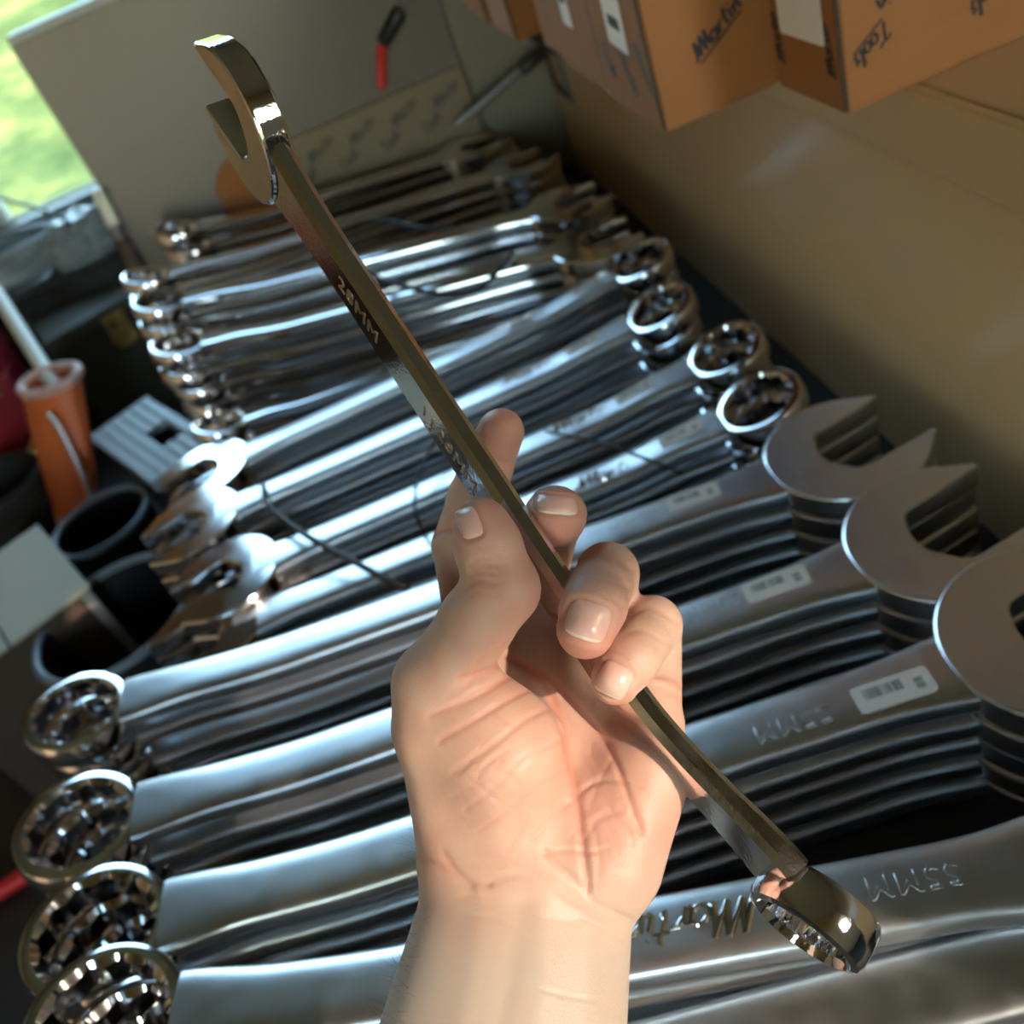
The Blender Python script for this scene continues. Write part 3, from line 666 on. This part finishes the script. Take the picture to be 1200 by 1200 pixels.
# nails
M['nail'] = mat('fingernail', (.70, .40, .33), .28, 0, spec=.5, bump=.05, bscale=300, var=.06, vscale=120)
M['nailtip'] = mat('nail free edge', (.78, .66, .52), .35)
bvh = BVHTree.FromPolygons([tuple(v) for v in HWv], HQ.tolist())
def nail(nm, c, l, w, free=.86):
    nu, nv = 15, 13; V = []; Fc = []; grid = {}
    c = np.array(c, float); l = np.array(l, float); w = np.array(w, float)
    for a in range(nu):
        for bq in range(nv):
            u = -1+2*a/(nu-1); v = -1+2*bq/(nv-1)
            # square to superellipse
            s = (abs(u)**4+abs(v)**4)**.25; mxx = max(abs(u), abs(v)); k_ = (mxx/s) if s > 0 else 1
            u2, v2 = u*k_*1.0, v*k_*1.0
            px = c+l*u2+w*v2; dr = ray(*px); h, n_, _, _ = bvh.ray_cast(Vector(CAM), Vector(dr).normalized())
            if h is None or (h-Vector(CAM)).dot(Vector(fw)) > .305:
                p_ = Vector(atd(px[0], px[1], .284)); h, n_, _, _ = bvh.find_nearest(p_)
            grid[a, bq] = (h, n_, max(abs(u2), abs(v2)))
    # smooth the base surface a little so the plate is clean
    H = np.array([[grid[a, q][0] for q in range(nv)] for a in range(nu)]); 
    for _ in range(6):
        K = H.copy(); K[1:-1, 1:-1] = (H[:-2, 1:-1]+H[2:, 1:-1]+H[1:-1, :-2]+H[1:-1, 2:]+2*H[1:-1, 1:-1])/6; H = K
    nav = Vector((0, 0, 0))
    for g_ in grid.values(): nav += g_[1]
    nav.normalize()
    for a in range(nu):
        for q in range(nv):
            e_ = grid[a, q][2]; V.append(Vector(H[a, q])+nav*(.0004+.0006*(1-e_**4)))
    n0 = len(V)
    for a in range(nu):
        for q in range(nv): V.append(V[a*nv+q]-nav*.0012)
    for a in range(nu-1):
        for q in range(nv-1):
            Fc.append((a*nv+q, a*nv+q+1, (a+1)*nv+q+1, (a+1)*nv+q)); Fc.append((n0+a*nv+q, n0+(a+1)*nv+q, n0+(a+1)*nv+q+1, n0+a*nv+q+1))
    rim = [(0, q) for q in range(nv)]+[(a, nv-1) for a in range(1, nu)]+[(nu-1, q) for q in range(nv-2, -1, -1)]+[(a, 0) for a in range(nu-2, 0, -1)]
    for k in range(len(rim)):
        a, bq = rim[k], rim[(k+1) % len(rim)]; i1, i2 = a[0]*nv+a[1], bq[0]*nv+bq[1]; Fc.append((i1, i2, n0+i2, n0+i1))
    me = meshpy('fingernail', [np.array(v)-org for v in V], Fc, 60); me.materials.append(M['nail']); me.materials.append(M['nailtip'])
    for p in me.polygons:
        a = min(min(q, q-n0 if q >= n0 else q) for q in p.vertices)//nv
        if a >= nu-2: p.material_index = 1
    o = bpy.data.objects.new('fingernail', me); COL.objects.link(o); o.parent = hand
    return o
for nm, (c, l, w, d_0, d_1) in NAILS.items(): nail(nm, c, l, w)
# forearm hair: thin bent strands on the thumb-side edge of the wrist
V = []; Fc = []; rh = random.Random(4)
side = np.where((HP[:, 1] > 950) & (HP[:, 1] < 1260) & (HN[:, 0] < -.55))[0]
for _ in range(150):
    k = int(rh.choice(list(side))); p = HWv[k]; n_ = iv*HN[k, 0]+jv*HN[k, 1]+fw*HN[k, 2]
    ln = rh.uniform(.004, .010); t_ = n_*.7+jv*rh.uniform(-.8, .3)+fw*rh.uniform(-.4, .4)+iv*rh.uniform(-.2, .2); t_ /= np.linalg.norm(t_)
    sd = np.cross(t_, fw); sd /= np.linalg.norm(sd)+1e-9; r_ = .00004; b0 = len(V); bend = rh.uniform(-.4, .4)
    for s in range(4):
        q = p+t_*ln*s/3+sd*ln*bend*(s/3)**2; rr = r_*(1-.25*s)
        for a in range(3):
            an_ = a*2.094; V.append(q+rr*(sd*math.cos(an_)+np.cross(t_, sd)*math.sin(an_))-org)
    for s in range(3):
        for a in range(3): Fc.append((b0+s*3+a, b0+s*3+(a+1) % 3, b0+s*3+3+(a+1) % 3, b0+s*3+3+a))
M['hair'] = mat('brown arm hair', (.10, .05, .025), .4)
hm = meshpy('arm_hair', V, Fc, 0); ho = link('arm_hair', hm, M['hair'], hand); ho['kind'] = 'stuff'

# ------------------------------------------------------------------ cartons on the upper shelf
def place(o, mw): o.matrix_local = mw; return o
LOGO1 = script_mesh('printed_logo', 'Martin', .017, .17, .30, .00015, True); LOGO1.materials.append(M['ink'])
LOGO2 = script_mesh('printed_logo', 'Tools', .017, .17, .30, .00015, True); LOGO2.materials.append(M['ink'])
LOGO1F = LOGO1.copy(); LOGO1F.materials.clear(); LOGO1F.materials.append(M['inkfaded'])
LOGO2F = LOGO2.copy(); LOGO2F.materials.clear(); LOGO2F.materials.append(M['inkfaded'])
def carton(lo, hi, label, logos_front=(), logos_side=(), sticker=None, small=1.0):
    lo = Vector(lo); hi = Vector(hi); e = empty('carton', mw=Matrix.Translation(lo)); s = hi-lo
    t = .0035
    def wall_(nm, a, b): 
        o = box_obj(nm, a, b, M['kraft'], None, .0012); o.parent = e; return o
    wall_('front_panel', (0, 0, 0), (t, s.y-.003, s.z)); wall_('side_panel', (t*.4, -t*.4, 0), (s.x, t, s.z-.002)); wall_('side_panel', (t, s.y-t-.002, 0), (s.x, s.y-.002, s.z))
    wall_('back_panel', (s.x-t, t, 0), (s.x, s.y-t-.002, s.z)); wall_('bottom_panel', (t, t, 0), (s.x-t, s.y-t-.002, t)); wall_('top_flap', (t, t, s.z-t), (s.x-t, s.y-t-.002, s.z-.0005))
    # corner seam, dark corrugated gap on the leading edge
    o = link('seam', tube_mesh('seam', [(0, -t*.35, .002), (-.0006, -t*.4, s.z*.5), (0, -t*.35, s.z-.004)], .0012, 6, 6), M['kraftdark'], e)
    Rf = Matrix(((0, 0, -1, 0), (-1, 0, 0, 0), (0, 1, 0, 0), (0, 0, 0, 1)))     # text x -> -y, up z, normal -x (front face)
    Rs = Matrix(((1, 0, 0, 0), (0, 0, -1, 0), (0, 1, 0, 0), (0, 0, 0, 1)))      # normal -y (side face)
    for (u, v, rot, w, me) in logos_front:
        o = bpy.data.objects.new('printed_logo', me); COL.objects.link(o); o.parent = e
        o.matrix_local = Matrix.Translation((-.0002, u*s.y, v)) @ Rf @ Matrix.Rotation(math.radians(rot), 4, 'Z') @ Matrix.Scale(w, 4)
    for (u, v, rot, w, me) in logos_side:
        o = bpy.data.objects.new('printed_logo', me); COL.objects.link(o); o.parent = e
        o.matrix_local = Matrix.Translation((u, -t*.4-.0002, v)) @ Rs @ Matrix.Rotation(math.radians(rot), 4, 'Z') @ Matrix.Scale(w, 4)
    if sticker:
        u, v, w, h, rot, full_ = sticker
        me = poly_extrude('label', rrect(w, h, .002), .0004); st = link('label', me, M['paper'], e)
        st.matrix_local = Matrix.Translation((-.0006, u*s.y, v)) @ Rf @ Matrix.Rotation(math.radians(rot), 4, 'Z'); st['label'] = 'white paper barcode label'
        bc = link('barcode', barcode_mesh(w*.55, h*.22, 26, 5), None, st, False); bc.matrix_local = Matrix.Translation((0, -h*.02, .0003))
        if full_:
            tm_ = text_mesh('label_text', '1123MM', h*.11, .00004); tm_.materials.append(M['barink']); o = bpy.data.objects.new('label_text', tm_); COL.objects.link(o); o.parent = st; o.matrix_local = Matrix.Translation((0, h*.25, .0003))
            bm = bmesh.new(); rr = random.Random(3); x = -w*.36
            while x < w*.36: q = rr.uniform(.03, .08)*w; bm_box(bm, (x+q/2, h*.16, 0), (q, h*.035, .0001)); x += q+.012*w
            l2 = link('label_text', bm, M['barink'], st, False); l2.matrix_local = Matrix.Translation((0, 0, .0003))
    return tag(e, label, 'box', 'printed cartons on the upper shelf')
Z0 = USZ+.0005
_r1 = [(.016+.068*k, .034, 212, .52, LOGO2) for k in range(8)]+[(.036+.068*k, .060, 212, .55, LOGO1) for k in range(8)]+[(.050+.068*k, .094, 212, .52, LOGO2) for k in range(7)]+[(.070+.068*k, .120, 212, .55, LOGO1) for k in range(7)]
carton((.257, .484, Z0), (.93, .563, .46), 'large carton at top right with a barcode label over dark script print',
       [(.12, .032, 100, .45, LOGO1), (.86, .030, 100, .45, LOGO1), (.16, .085, 100, .45, LOGO2)],
       _r1, (.50, .074, .050, .080, 0, True))
carton((.182, .567, Z0), (.60, .672, .44), 'carton jutting furthest out, with a small white label and two printed faces',
       [(.13, .035, -58, .58, LOGO1F), (.45, .030, -58, .58, LOGO1F), (.30, .10, -58, .58, LOGO2F), (.75, .10, -58, .58, LOGO1F), (.8, .03, -58, .58, LOGO2F)],
       [(.045, .042, 32, .60, LOGO1), (.035, .10, 32, .6, LOGO2), (.100, .018, 32, .55, LOGO2), (.105, .09, 32, .6, LOGO1)], (.46, .060, .034, .034, -6, False))
carton((.185, .676, Z0), (.60, .787, .40), 'carton with a narrow tall white sticker, behind the jutting carton', [(.3, .08, -58, .58, LOGO1F), (.7, .05, -58, .58, LOGO2F)], [(.04, .05, 60, 1, LOGO1F)], (.55, .06, .022, .045, -4, False))
carton((.191, .80, Z0), (.60, .865, .40), 'plain narrow orange brown carton next to the leaning bar')
carton((.178, .91, Z0), (.60, 1.005, .42), 'far small carton with a side face in shade, second from the end', [(.4, .05, -58, .5, LOGO1F), (.75, .06, -58, .5, LOGO2F)], (), (.6, .10, .03, .03, 0, False))
carton((.178, 1.025, Z0), (.60, 1.14, .42), 'farthest small carton at the end of the upper shelf', [(.4, .05, -58, .5, LOGO1F)], (), None)

# ------------------------------------------------------------------ things near the end panel
e = empty('marker', tuple(ony(447, 75, ENDY-.012))); a = ony(447, 104, ENDY-.012); b = ony(447, 52, ENDY-.012); c = ony(470, 12, ENDY-.012); o0 = np.array(e.location)
link('barrel', tube_mesh('barrel', [a-o0, a-o0+(b-a)*.04, b-o0-(b-a)*.04, b-o0], [.004, .0068, .0068, .005], 14, 1), M['redbright'], e)
link('cap', tube_mesh('cap', [b-o0, b-o0+(c-b)*.08, c-o0-(c-b)*.05, c-o0], [.006, .0095, .0105, .006], 14, 1), M['black'], e)
link('magnet', tube_mesh('magnet', [b-o0, b-o0+np.array([0, .0118, 0])], .006, 12, 1), M['steel'], e)
tag(e, 'bright red tool with a black grip stuck on the grey end sheet', 'tool')
# printed cardboard strip along the foot of the end panel
sx0, sz0, sx1, sz1 = PX0+.10, .0, PX1-.004, .0
st = empty('cardboard_strip', (0, ENDY-.006, 0)); b0 = box_obj('board', (-.10, -.004, -.0015), (PX1-.005, .004, .188), M['kraftgrey'], st, .001)
for k in range(9):
    o = bpy.data.objects.new('printed_logo', LOGO1F if k % 2 else LOGO2F); COL.objects.link(o); o.parent = st
    o.matrix_local = Matrix.Translation((-.07+.032*k, -.0043, .130+.028*(k % 2))) @ Matrix(((1, 0, 0, 0), (0, 0, -1, 0), (0, 1, 0, 0), (0, 0, 0, 1))) @ Matrix.Rotation(math.radians(24), 4, 'Z') @ Matrix.Scale(.72, 4)
tag(st, 'dusty printed cardboard strip standing at the foot of the grey sheet', 'cardboard')
# leaning steel bar
p0 = np.array([.235, 1.362, .0005]); p1 = ony(538, 143, 1.33); q = onx(640, 57, WALLX-.009); 
p1 = np.array(p1); d_ = (q-p1); foot = p1
e = empty('pry_bar', tuple(p1)); 
dn = d_/np.linalg.norm(d_); f0 = np.array([p1[0]-.02, p1[1]+.015, .002])
link('bar', tube_mesh('bar', [-d_*.03, (0, 0, 0), d_*.72], .0055, 10, 1), M['steel'], e)
link('grip', tube_mesh('grip', [d_*.70, d_*.74, d_*.97, d_], [.006, .0088, .0088, .006], 12, 1), M['black'], e)
tag(e, 'thin grey steel bar with a dark grip leaning on the back wall', 'bar')
# wall bracket near the corner
e = empty('wall_bracket', (WALLX, 1.30, .16)); 
link('plate', poly_extrude('plate', rrect(.035, .10, .006), .004, .0006), M['post'], e).matrix_local = Matrix.Translation((-.0022, 0, 0)) @ Matrix(((0, 0, -1, 0), (-1, 0, 0, 0), (0, 1, 0, 0), (0, 0, 0, 1)))
for dz in (-.03, .03): link('bolt', tube_mesh('bolt', [(-.004, 0, dz), (-.010, 0, dz), (-.011, 0, dz)], [.007, .007, .004], 6, 1), M['steel'], e)
link('arm', tube_mesh('arm', [(-.004, -.008, -.04), (-.016, -.008, -.02), (-.016, -.008, .04), (-.004, -.008, .05)], .003, 8, 5), M['shelfsteel'], e)
tag(e, 'small bolted bracket on the back wall beside the corner post', 'bracket')
e = empty('shelf_bracket', (WALLX-.012, 1.22, USZ-.06))
link('gusset', poly_extrude('gusset', [(-.05, .012), (-.05, 0), (-.012, -.045), (.0, -.045), (.0, .012)], .005, .0006), M['shelfsteel'], e).matrix_local = Matrix.Rotation(math.pi/2, 4, 'X')
link('bolt', tube_mesh('bolt', [(-.012, -.003, -.012), (-.012, -.008, -.012)], .005, 6, 1), M['steel'], e)
tag(e, 'dark gusset bracket under the far end of the upper shelf', 'bracket')
# bolt head in the shelf lip
# ------------------------------------------------------------------ dark cable ties over the bundles
def tie(px, zs, r, label):
    pts = [onz(x, y, z) for (x, y), z in zip(px, zs)]; me = tube_mesh('wire_tie', pts, r, 8, 8); o = link('wire_tie', me, M['blackmat']); return tag(o, label, 'wire', 'dark wires round the wrench bundles')
tie([(309, 566), (312, 588), (330, 606), (360, 628), (400, 650), (455, 680), (480, 690)], [.074, .09, .094, .094, .094, .092, .085], .0028, 'thick dark wire across two shafts left of the thumb')
tie([(513, 512), (500, 535), (490, 560), (486, 590), (490, 610), (505, 640)], [.094, .094, .094, .095, .093, .08], .0014, 'thin black wire looped over the shaft just left of the fingers')
tie([(640, 505), (670, 512), (710, 520), (745, 533), (800, 555)], [.088, .096, .097, .095, .09], .0013, 'thin dark wire crossing the script logo right of the index finger')
tie([(430, 320), (455, 330), (500, 342), (535, 345), (565, 335), (590, 310), (600, 296)], [.125, .125, .123, .12, .12, .118, .112], .0026, 'dark wire sagging across the middle of the far wrenches')
tie([(418, 262), (440, 258), (470, 262), (500, 268), (530, 262)], [.158, .158, .156, .152, .148], .0030, 'short dark wire behind the held shaft on the far wrenches')

# ------------------------------------------------------------------ clutter on the floor left of the shelf
FZ = FLOORZ
# open cardboard box
P3, P2, P1 = onz(15, 755, -.06), onz(102, 690, -.06), onz(45, 618, -.06)
u = P2-P3; u[2] = 0; lu = .20; u /= np.linalg.norm(u); v = np.array([-u[1], u[0], 0]); lv = .22
e = empty('cardboard_box', mw=Matrix(((u[0], v[0], 0, P2[0]), (u[1], v[1], 0, P2[1]), (0, 0, 1, FZ), (0, 0, 0, 1))))
hgt = -.06-FZ; t = .004
def bx(nm, lo, hi, m_): o = box_obj(nm, lo, hi, m_, e, .001); return o
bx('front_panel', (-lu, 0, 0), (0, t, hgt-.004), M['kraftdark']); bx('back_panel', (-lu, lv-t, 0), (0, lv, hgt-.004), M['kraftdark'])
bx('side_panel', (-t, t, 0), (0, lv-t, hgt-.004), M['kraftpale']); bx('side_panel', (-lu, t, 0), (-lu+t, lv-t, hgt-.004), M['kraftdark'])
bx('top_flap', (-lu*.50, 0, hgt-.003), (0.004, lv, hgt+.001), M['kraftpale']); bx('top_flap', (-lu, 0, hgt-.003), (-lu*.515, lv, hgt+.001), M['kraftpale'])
bx('corner_tape', (-.012, -.0008, 0), (.0008, .012, hgt+.0016), M['kraftpale'])
tag(e, 'closed cardboard box with pale flaps on the floor at left, beside the near rings', 'box')
# buckets
def bucket(pt, r, zr, label):
    c = np.array([pt[0], pt[1]-r, FZ]); h = zr-FZ; e = empty('bucket', tuple(c)); n = 40
    prof = [(.0, .004), (r*.82, .004), (r*.97, h-.004), (r, h-.004), (r, h-.012), (r*.85, .0), (0, 0)]
    V = []; Fc = []
    for (rr, z) in prof:
        for k in range(n): a = 2*math.pi*k/n; V.append((max(rr, 1e-4)*math.cos(a), max(rr, 1e-4)*math.sin(a), z))
    for q in range(len(prof)-1):
        for k in range(n): Fc.append((q*n+k, q*n+(k+1) % n, (q+1)*n+(k+1) % n, (q+1)*n+k))
    link('body', meshpy('body', V, Fc, 40), M['black'], e)
    link('rim', tube_mesh('rim', [(r*math.cos(a), r*math.sin(a), h-.003) for a in np.linspace(0, 2*math.pi, 40, endpoint=False)], .005, 8, 1, True), M['greyrim'], e)
    return tag(e, label, 'bucket')
bucket(onz(140, 660, -.07), .095, -.07, 'black bucket with a pale grey rim beside the cardboard box')
bucket(onz(122, 577, -.10), .070, -.10, 'small black bucket with a grey rim below the grey slatted piece')
# black crate carrying the grey slatted piece
cs = [onz(118, 502, -.07), onz(186, 455, -.07), onz(233, 522, -.07), onz(166, 576, -.07)]
gc = sum(cs)/4; gx = cs[1]-cs[0]; gx /= np.linalg.norm(gx); gy = np.cross([0, 0, 1], gx); wd = np.linalg.norm(cs[1]-cs[0]); 
hd = abs((cs[2]-cs[1])@gy)
gm = Matrix(((gx[0], gy[0], 0, gc[0]), (gx[1], gy[1], 0, gc[1]), (0, 0, 1, -.082), (0, 0, 0, 1)))
e = empty('slatted_tray', mw=gm); hole = (wd*.16, -hd*.10)
nsl = 6
for k in range(nsl):
    y0 = -wd/2+wd*k/nsl; y1 = -wd/2+wd*(k+1)/nsl-.002
    if k in (3, 4):
        box_obj('slat', (y0, -hd/2, 0), (y1, -hd*.22, .012), M['grey'], e, .0015); box_obj('slat', (y0, hd*.06, 0), (y1, hd/2, .012), M['grey'], e, .0015)
    else: box_obj('slat', (y0, -hd/2, 0), (y1, hd/2, .012), M['grey'], e, .0015)
box_obj('end_rail', (-wd/2, hd/2-.004, -.006), (wd/2, hd/2+.004, .0125), M['grey'], e, .002); box_obj('end_rail', (-wd/2, -hd/2-.004, -.006), (wd/2, -hd/2+.004, .0125), M['grey'], e, .002)
tag(e, 'grey slatted plastic tray with a dark square hole beside the middle wrenches', 'tray')
ce = empty('storage_crate', mw=Matrix.Translation((gc[0], gc[1], FZ)) @ Matrix.Rotation(math.atan2(gx[1], gx[0]), 4, 'Z'))
hh = -.0885-FZ; a, b = wd/2-.015, hd/2-.01
for nm, lo, hi in (('side', (-a, -b, 0), (a, -b+.006, hh)), ('side', (-a, b-.006, 0), (a, b, hh)), ('end', (-a, -b+.006, 0), (-a+.006, b-.006, hh)), ('end', (a-.006, -b+.006, 0), (a, b-.006, hh)), ('bottom', (-a+.006, -b+.006, 0), (a-.006, b-.006, .006))):
    box_obj(nm, lo, hi, M['black'], ce, .001)
tag(ce, 'black plastic crate under the grey slatted tray', 'crate')
# olive metal box with brass clasp
q0 = onz(52, 402, -.03); q1 = onz(150, 345, -.03); u = q1-q0; u[2] = 0; ln = np.linalg.norm(u); u /= ln; v = np.array([-u[1], u[0], 0])
e = empty('metal_box', mw=Matrix(((u[0], v[0], 0, q0[0]), (u[1], v[1], 0, q0[1]), (0, 0, 1, FZ), (0, 0, 0, 1)))); hh = -.03-FZ
box_obj('body', (0, 0, 0), (ln, .16, hh-.03), M['olive'], e, .004); box_obj('lid', (-.003, -.003, hh-.029), (ln+.003, .163, hh), M['olive'], e, .004)
cl = box_obj('clasp', (ln*.60, -.010, hh-.075), (ln*.85, -.0005, hh-.012), M['brass'], e, .003)
link('clasp_ring', tube_mesh('clasp_ring', [(ln*.72+.022*math.cos(a), -.014, hh-.055+.018*math.sin(a)) for a in np.linspace(0, 2*math.pi, 14, endpoint=False)], .004, 8, 1, True), M['brass'], e)
link('keyhole', tube_mesh('keyhole', [(ln*.68, -.0095, hh-.03), (ln*.68, -.0125, hh-.03)], .006, 10, 1), M['black'], e)
tag(e, 'dark olive metal box with a brass clasp behind the orange pouch', 'box')
# red toolbox
q = onz(50, 505, -.14); e = empty('red_toolbox', mw=Matrix.Translation((q[0]-.30, q[1]+.03, FZ)) @ Matrix.Rotation(.12, 4, 'Z')); hh = .03-FZ
box_obj('body', (0, 0, 0), (.29, .14, hh-.07), M['red'], e, .006); box_obj('lid', (-.003, -.003, hh-.068), (.293, .143, hh), M['red'], e, .010, 3)
box_obj('latch', (.235, -.010, hh-.10), (.262, .001, hh-.045), M['brass'], e, .002)
link('handle', tube_mesh('handle', [(.08, .07, hh-.002), (.08, .07, hh+.03), (.21, .07, hh+.03), (.21, .07, hh-.002)], .006, 8, 4), M['steel'], e)
tag(e, 'dark red toolbox at the left edge behind the orange pouch', 'toolbox')
# orange leather pouch
b0 = onz(94, 628, -.235); t0 = onz(54, 440, .0); e = empty('tool_pouch', (b0[0], b0[1], FZ)); ax_ = (t0-b0)
uu = np.array([.80, -.60, 0]); vv = np.array([.60, .80, 0]); n = 28; V = []; Fc = []; rows = 14
def ring_at(s): return np.array([b0[0], b0[1], FZ+.006])+ax_*s, .040+.022*math.sin(min(1, s*1.3)*1.57), .020+.020*s
for inner in (0, 1):
    for r in range(rows):
        s = r/(rows-1); s = s if not inner else 1-s; c, ra, rb = ring_at(s); ra -= .004*inner; rb -= .004*inner
        for k in range(n):
            a = 2*math.pi*k/n; V.append(c+uu*ra*math.cos(a)+vv*rb*math.sin(a)-np.array(e.location))
for r in range(2*rows-1):
    for k in range(n): Fc.append((r*n+k, r*n+(k+1) % n, (r+1)*n+(k+1) % n, (r+1)*n+k))
Fc.append(tuple(range(n))); Fc.append(tuple((2*rows-1)*n+k for k in range(n)))
link('pouch_body', meshpy('pouch_body', V, Fc, 60), M['orange'], e)
c, ra, rb = ring_at(1.0)
link('rim_piping', tube_mesh('rim_piping', [c+uu*(ra-.002)*math.cos(a)+vv*(rb-.002)*math.sin(a)-np.array(e.location) for a in np.linspace(0, 2*math.pi, 24, endpoint=False)], .008, 8, 1, True), M['pinkrim'], e)
V = []; Fc = []
for r in range(6):
    s = .0+.22*r/5; c, ra, rb = ring_at(s)
    for k in range(n): a = 2*math.pi*k/n; V.append(c+uu*(ra+.003)*math.cos(a)+vv*(rb+.003)*math.sin(a)-np.array(e.location))
for r in range(5):
    for k in range(n): Fc.append((r*n+k, r*n+(k+1) % n, (r+1)*n+(k+1) % n, (r+1)*n+k))
link('base_patch', meshpy('base_patch', V, Fc, 60), M['pinkrim'], e)
hpx = [(57, 484, .94), (72, 505, .80), (92, 545, .58), (108, 585, .36), (118, 622, .16), (106, 650, .04)]
pts = []
for x, y, s in hpx:
    c, ra, rb = ring_at(s); d = np.linalg.norm(c-CAM)*.90; vv_ = ray(x, y); p = CAM+vv_*((c-CAM)@fw-.045)/F; p[2] = max(p[2], FZ+.008); pts.append(p-np.array(e.location))
link('metal_handle', tube_mesh('metal_handle', pts, .0055, 10, 6), M['steel'], e)
tag(e, 'open orange leather pouch with a pink worn rim and a bent metal handle', 'pouch')
# white tube leaning into the pouch
a = onz(44, 420, .0); b = onz(-60, 255, .16)
o = link('plastic_tube', tube_mesh('plastic_tube', [a-(b-a)*.25, a, b, b+(b-a)*.6], .0125, 14, 1), M['whitetube']); tag(o, 'white plastic tube sticking out of the orange pouch at the left edge', 'tube')
# black cable coil with brass plug
cc = onz(8, 575, -.17)
e = empty('cable_coil', (cc[0], cc[1], FZ)); pts = []
for k in range(9*22): a = 2*math.pi*k/22; pts.append((.105*math.cos(a)*(1+.05*math.sin(k*.37)), .085*math.sin(a), .012+.095*(k/(9*22))+.006*math.sin(k*.9)))
link('cable', tube_mesh('cable', pts, .0085, 8, 1), M['blackmat'], e)
pb = np.array(onz(38, 531, -.10))-np.array(e.location); link('plug', tube_mesh('plug', [pb, pb+np.array([.012, .012, .006]), pb+np.array([.02, .02, .01])], [.010, .012, .010], 12, 1), M['brass'], e)
tag(e, 'coil of thick black cable with a brass plug at the left edge', 'cable')
# cables and film on a dark bin below the window
lo = onz(10, 330, .02); 
e = empty('dark_bin', (-.92, 1.88, FZ)); hh = .0-FZ; wx, wy = .55, .34
for nm, l_, h_ in (('side', (0, 0, 0), (wx, .008, hh)), ('side', (0, wy-.008, 0), (wx, wy, hh)), ('end', (0, .008, 0), (.008, wy-.008, hh)), ('end', (wx-.008, .008, 0), (wx, wy-.008, hh)), ('lid', (-.004, -.004, hh), (wx+.004, wy+.004, hh+.008))):
    box_obj(nm, l_, h_, M['black'], e, .002)
tag(e, 'dark lidded bin on the floor below the window', 'bin')
e = empty('grey_hose', (-.72, 2.04, .0085)); pts = []
for k in range(4*20): a = 2*math.pi*k/20+.5; pts.append((.13*math.cos(a)*(1-.001*k), .10*math.sin(a), .012+.05*k/80+.006*math.sin(k*.7)))
link('coil', tube_mesh('coil', pts, .009, 8, 1), M['grey'], e); link('coupling', tube_mesh('coupling', [(.12, -.06, .05), (.16, -.07, .052), (.17, -.07, .05)], [.013, .013, .008], 10, 1), M['steel'], e)
tag(e, 'loosely coiled grey hose on the bin below the window', 'hose')
def crumple(name, c, r, seed, label, sq=.5):
    bm = bmesh.new(); bmesh.ops.create_icosphere(bm, subdivisions=4, radius=1); rr = np.random.default_rng(seed); ks = rr.normal(0, 3.2, (9, 3)); ph = rr.uniform(0, 6, 9)
    for vtx in bm.verts:
        p = np.array(vtx.co); d = 1+.09*sum(abs(math.sin(float(p@k)+h)) for k, h in zip(ks, ph))-.3; p = p*d; vtx.co = (p[0]*r[0], p[1]*r[1], max(p[2], -.55)*r[2])
    zmin = min(vv.co.z for vv in bm.verts)
    for vtx in bm.verts: vtx.co.z -= zmin
    o = link(name, bm, M['film']); o.location = c; sharp(o.data, 20); return tag(o, label, 'bag')
crumple('plastic_bag', (-.545, 1.97, .0085), (.075, .06, .05), 3, 'crumpled grey plastic bag on the bin near the end sheet')
crumple('plastic_bag', (-.86, 1.95, .0085), (.05, .05, .05), 9, 'small crumpled grey plastic wad on the bin at the left edge')
cb = [onz(-30, 225, .13), onz(15, 236, .12), onz(60, 250, .11), onz(85, 268, .07), onz(70, 300, .03), (-.63, 1.91, .014)]
tag(link('black_cord', tube_mesh('black_cord', cb, .004, 8, 6), M['blackmat']), 'thin black cord hanging in front of the window onto the bin', 'cord')
# brush leaning at the left edge of the end sheet
a = ony(113, 222, 1.385); b = ony(133, 262, 1.385); c = ony(158, 312, 1.385); e = empty('paint_brush', tuple(c)); c_ = np.array(e.location)
link('handle', tube_mesh('handle', [a-c_, a-c_+(b-a)*.1, b-c_], [.006, .010, .009], 10, 1), M['whitetube'], e)
link('ferrule', tube_mesh('ferrule', [b-c_, (c-b)*.35+b-c_], [.010, .009], 10, 1), M['steel'], e); link('bristles', tube_mesh('bristles', [(c-b)*.33+b-c_, (0, 0, 0), (.004, 0, -.16)], [.010, .009, .006], 10, 1), M['kraftdark'], e)
tag(e, 'paint brush with a white handle at the left edge of the end sheet', 'brush')
# round brown disc leaning on the end sheet, behind the held wrench's open jaw
o = link('cork_disc', poly_extrude('cork_disc', [(.045*math.cos(a), .045*math.sin(a)) for a in np.linspace(0, 2*math.pi, 36, endpoint=False)], .008, .001), M['kraft'])
pd = ony(292, 220, ENDY-.006); o.matrix_world = Matrix.Translation(tuple(pd)) @ Matrix.Rotation(math.pi/2, 4, 'X'); tag(o, 'round brown cork disc against the grey end sheet behind the open jaw', 'disc')
# red rod on the floor at the left bottom edge
a = onz(42, 1018, -.238); b = onz(-60, 1080, -.238); o = link('red_rod', tube_mesh('red_rod', [a, a+(b-a)*.02, b+(a-b)*.02, b], [.006, .010, .010, .006], 12, 1), M['redbright']); tag(o, 'bright red rod on the dark floor at the lower left edge', 'rod')
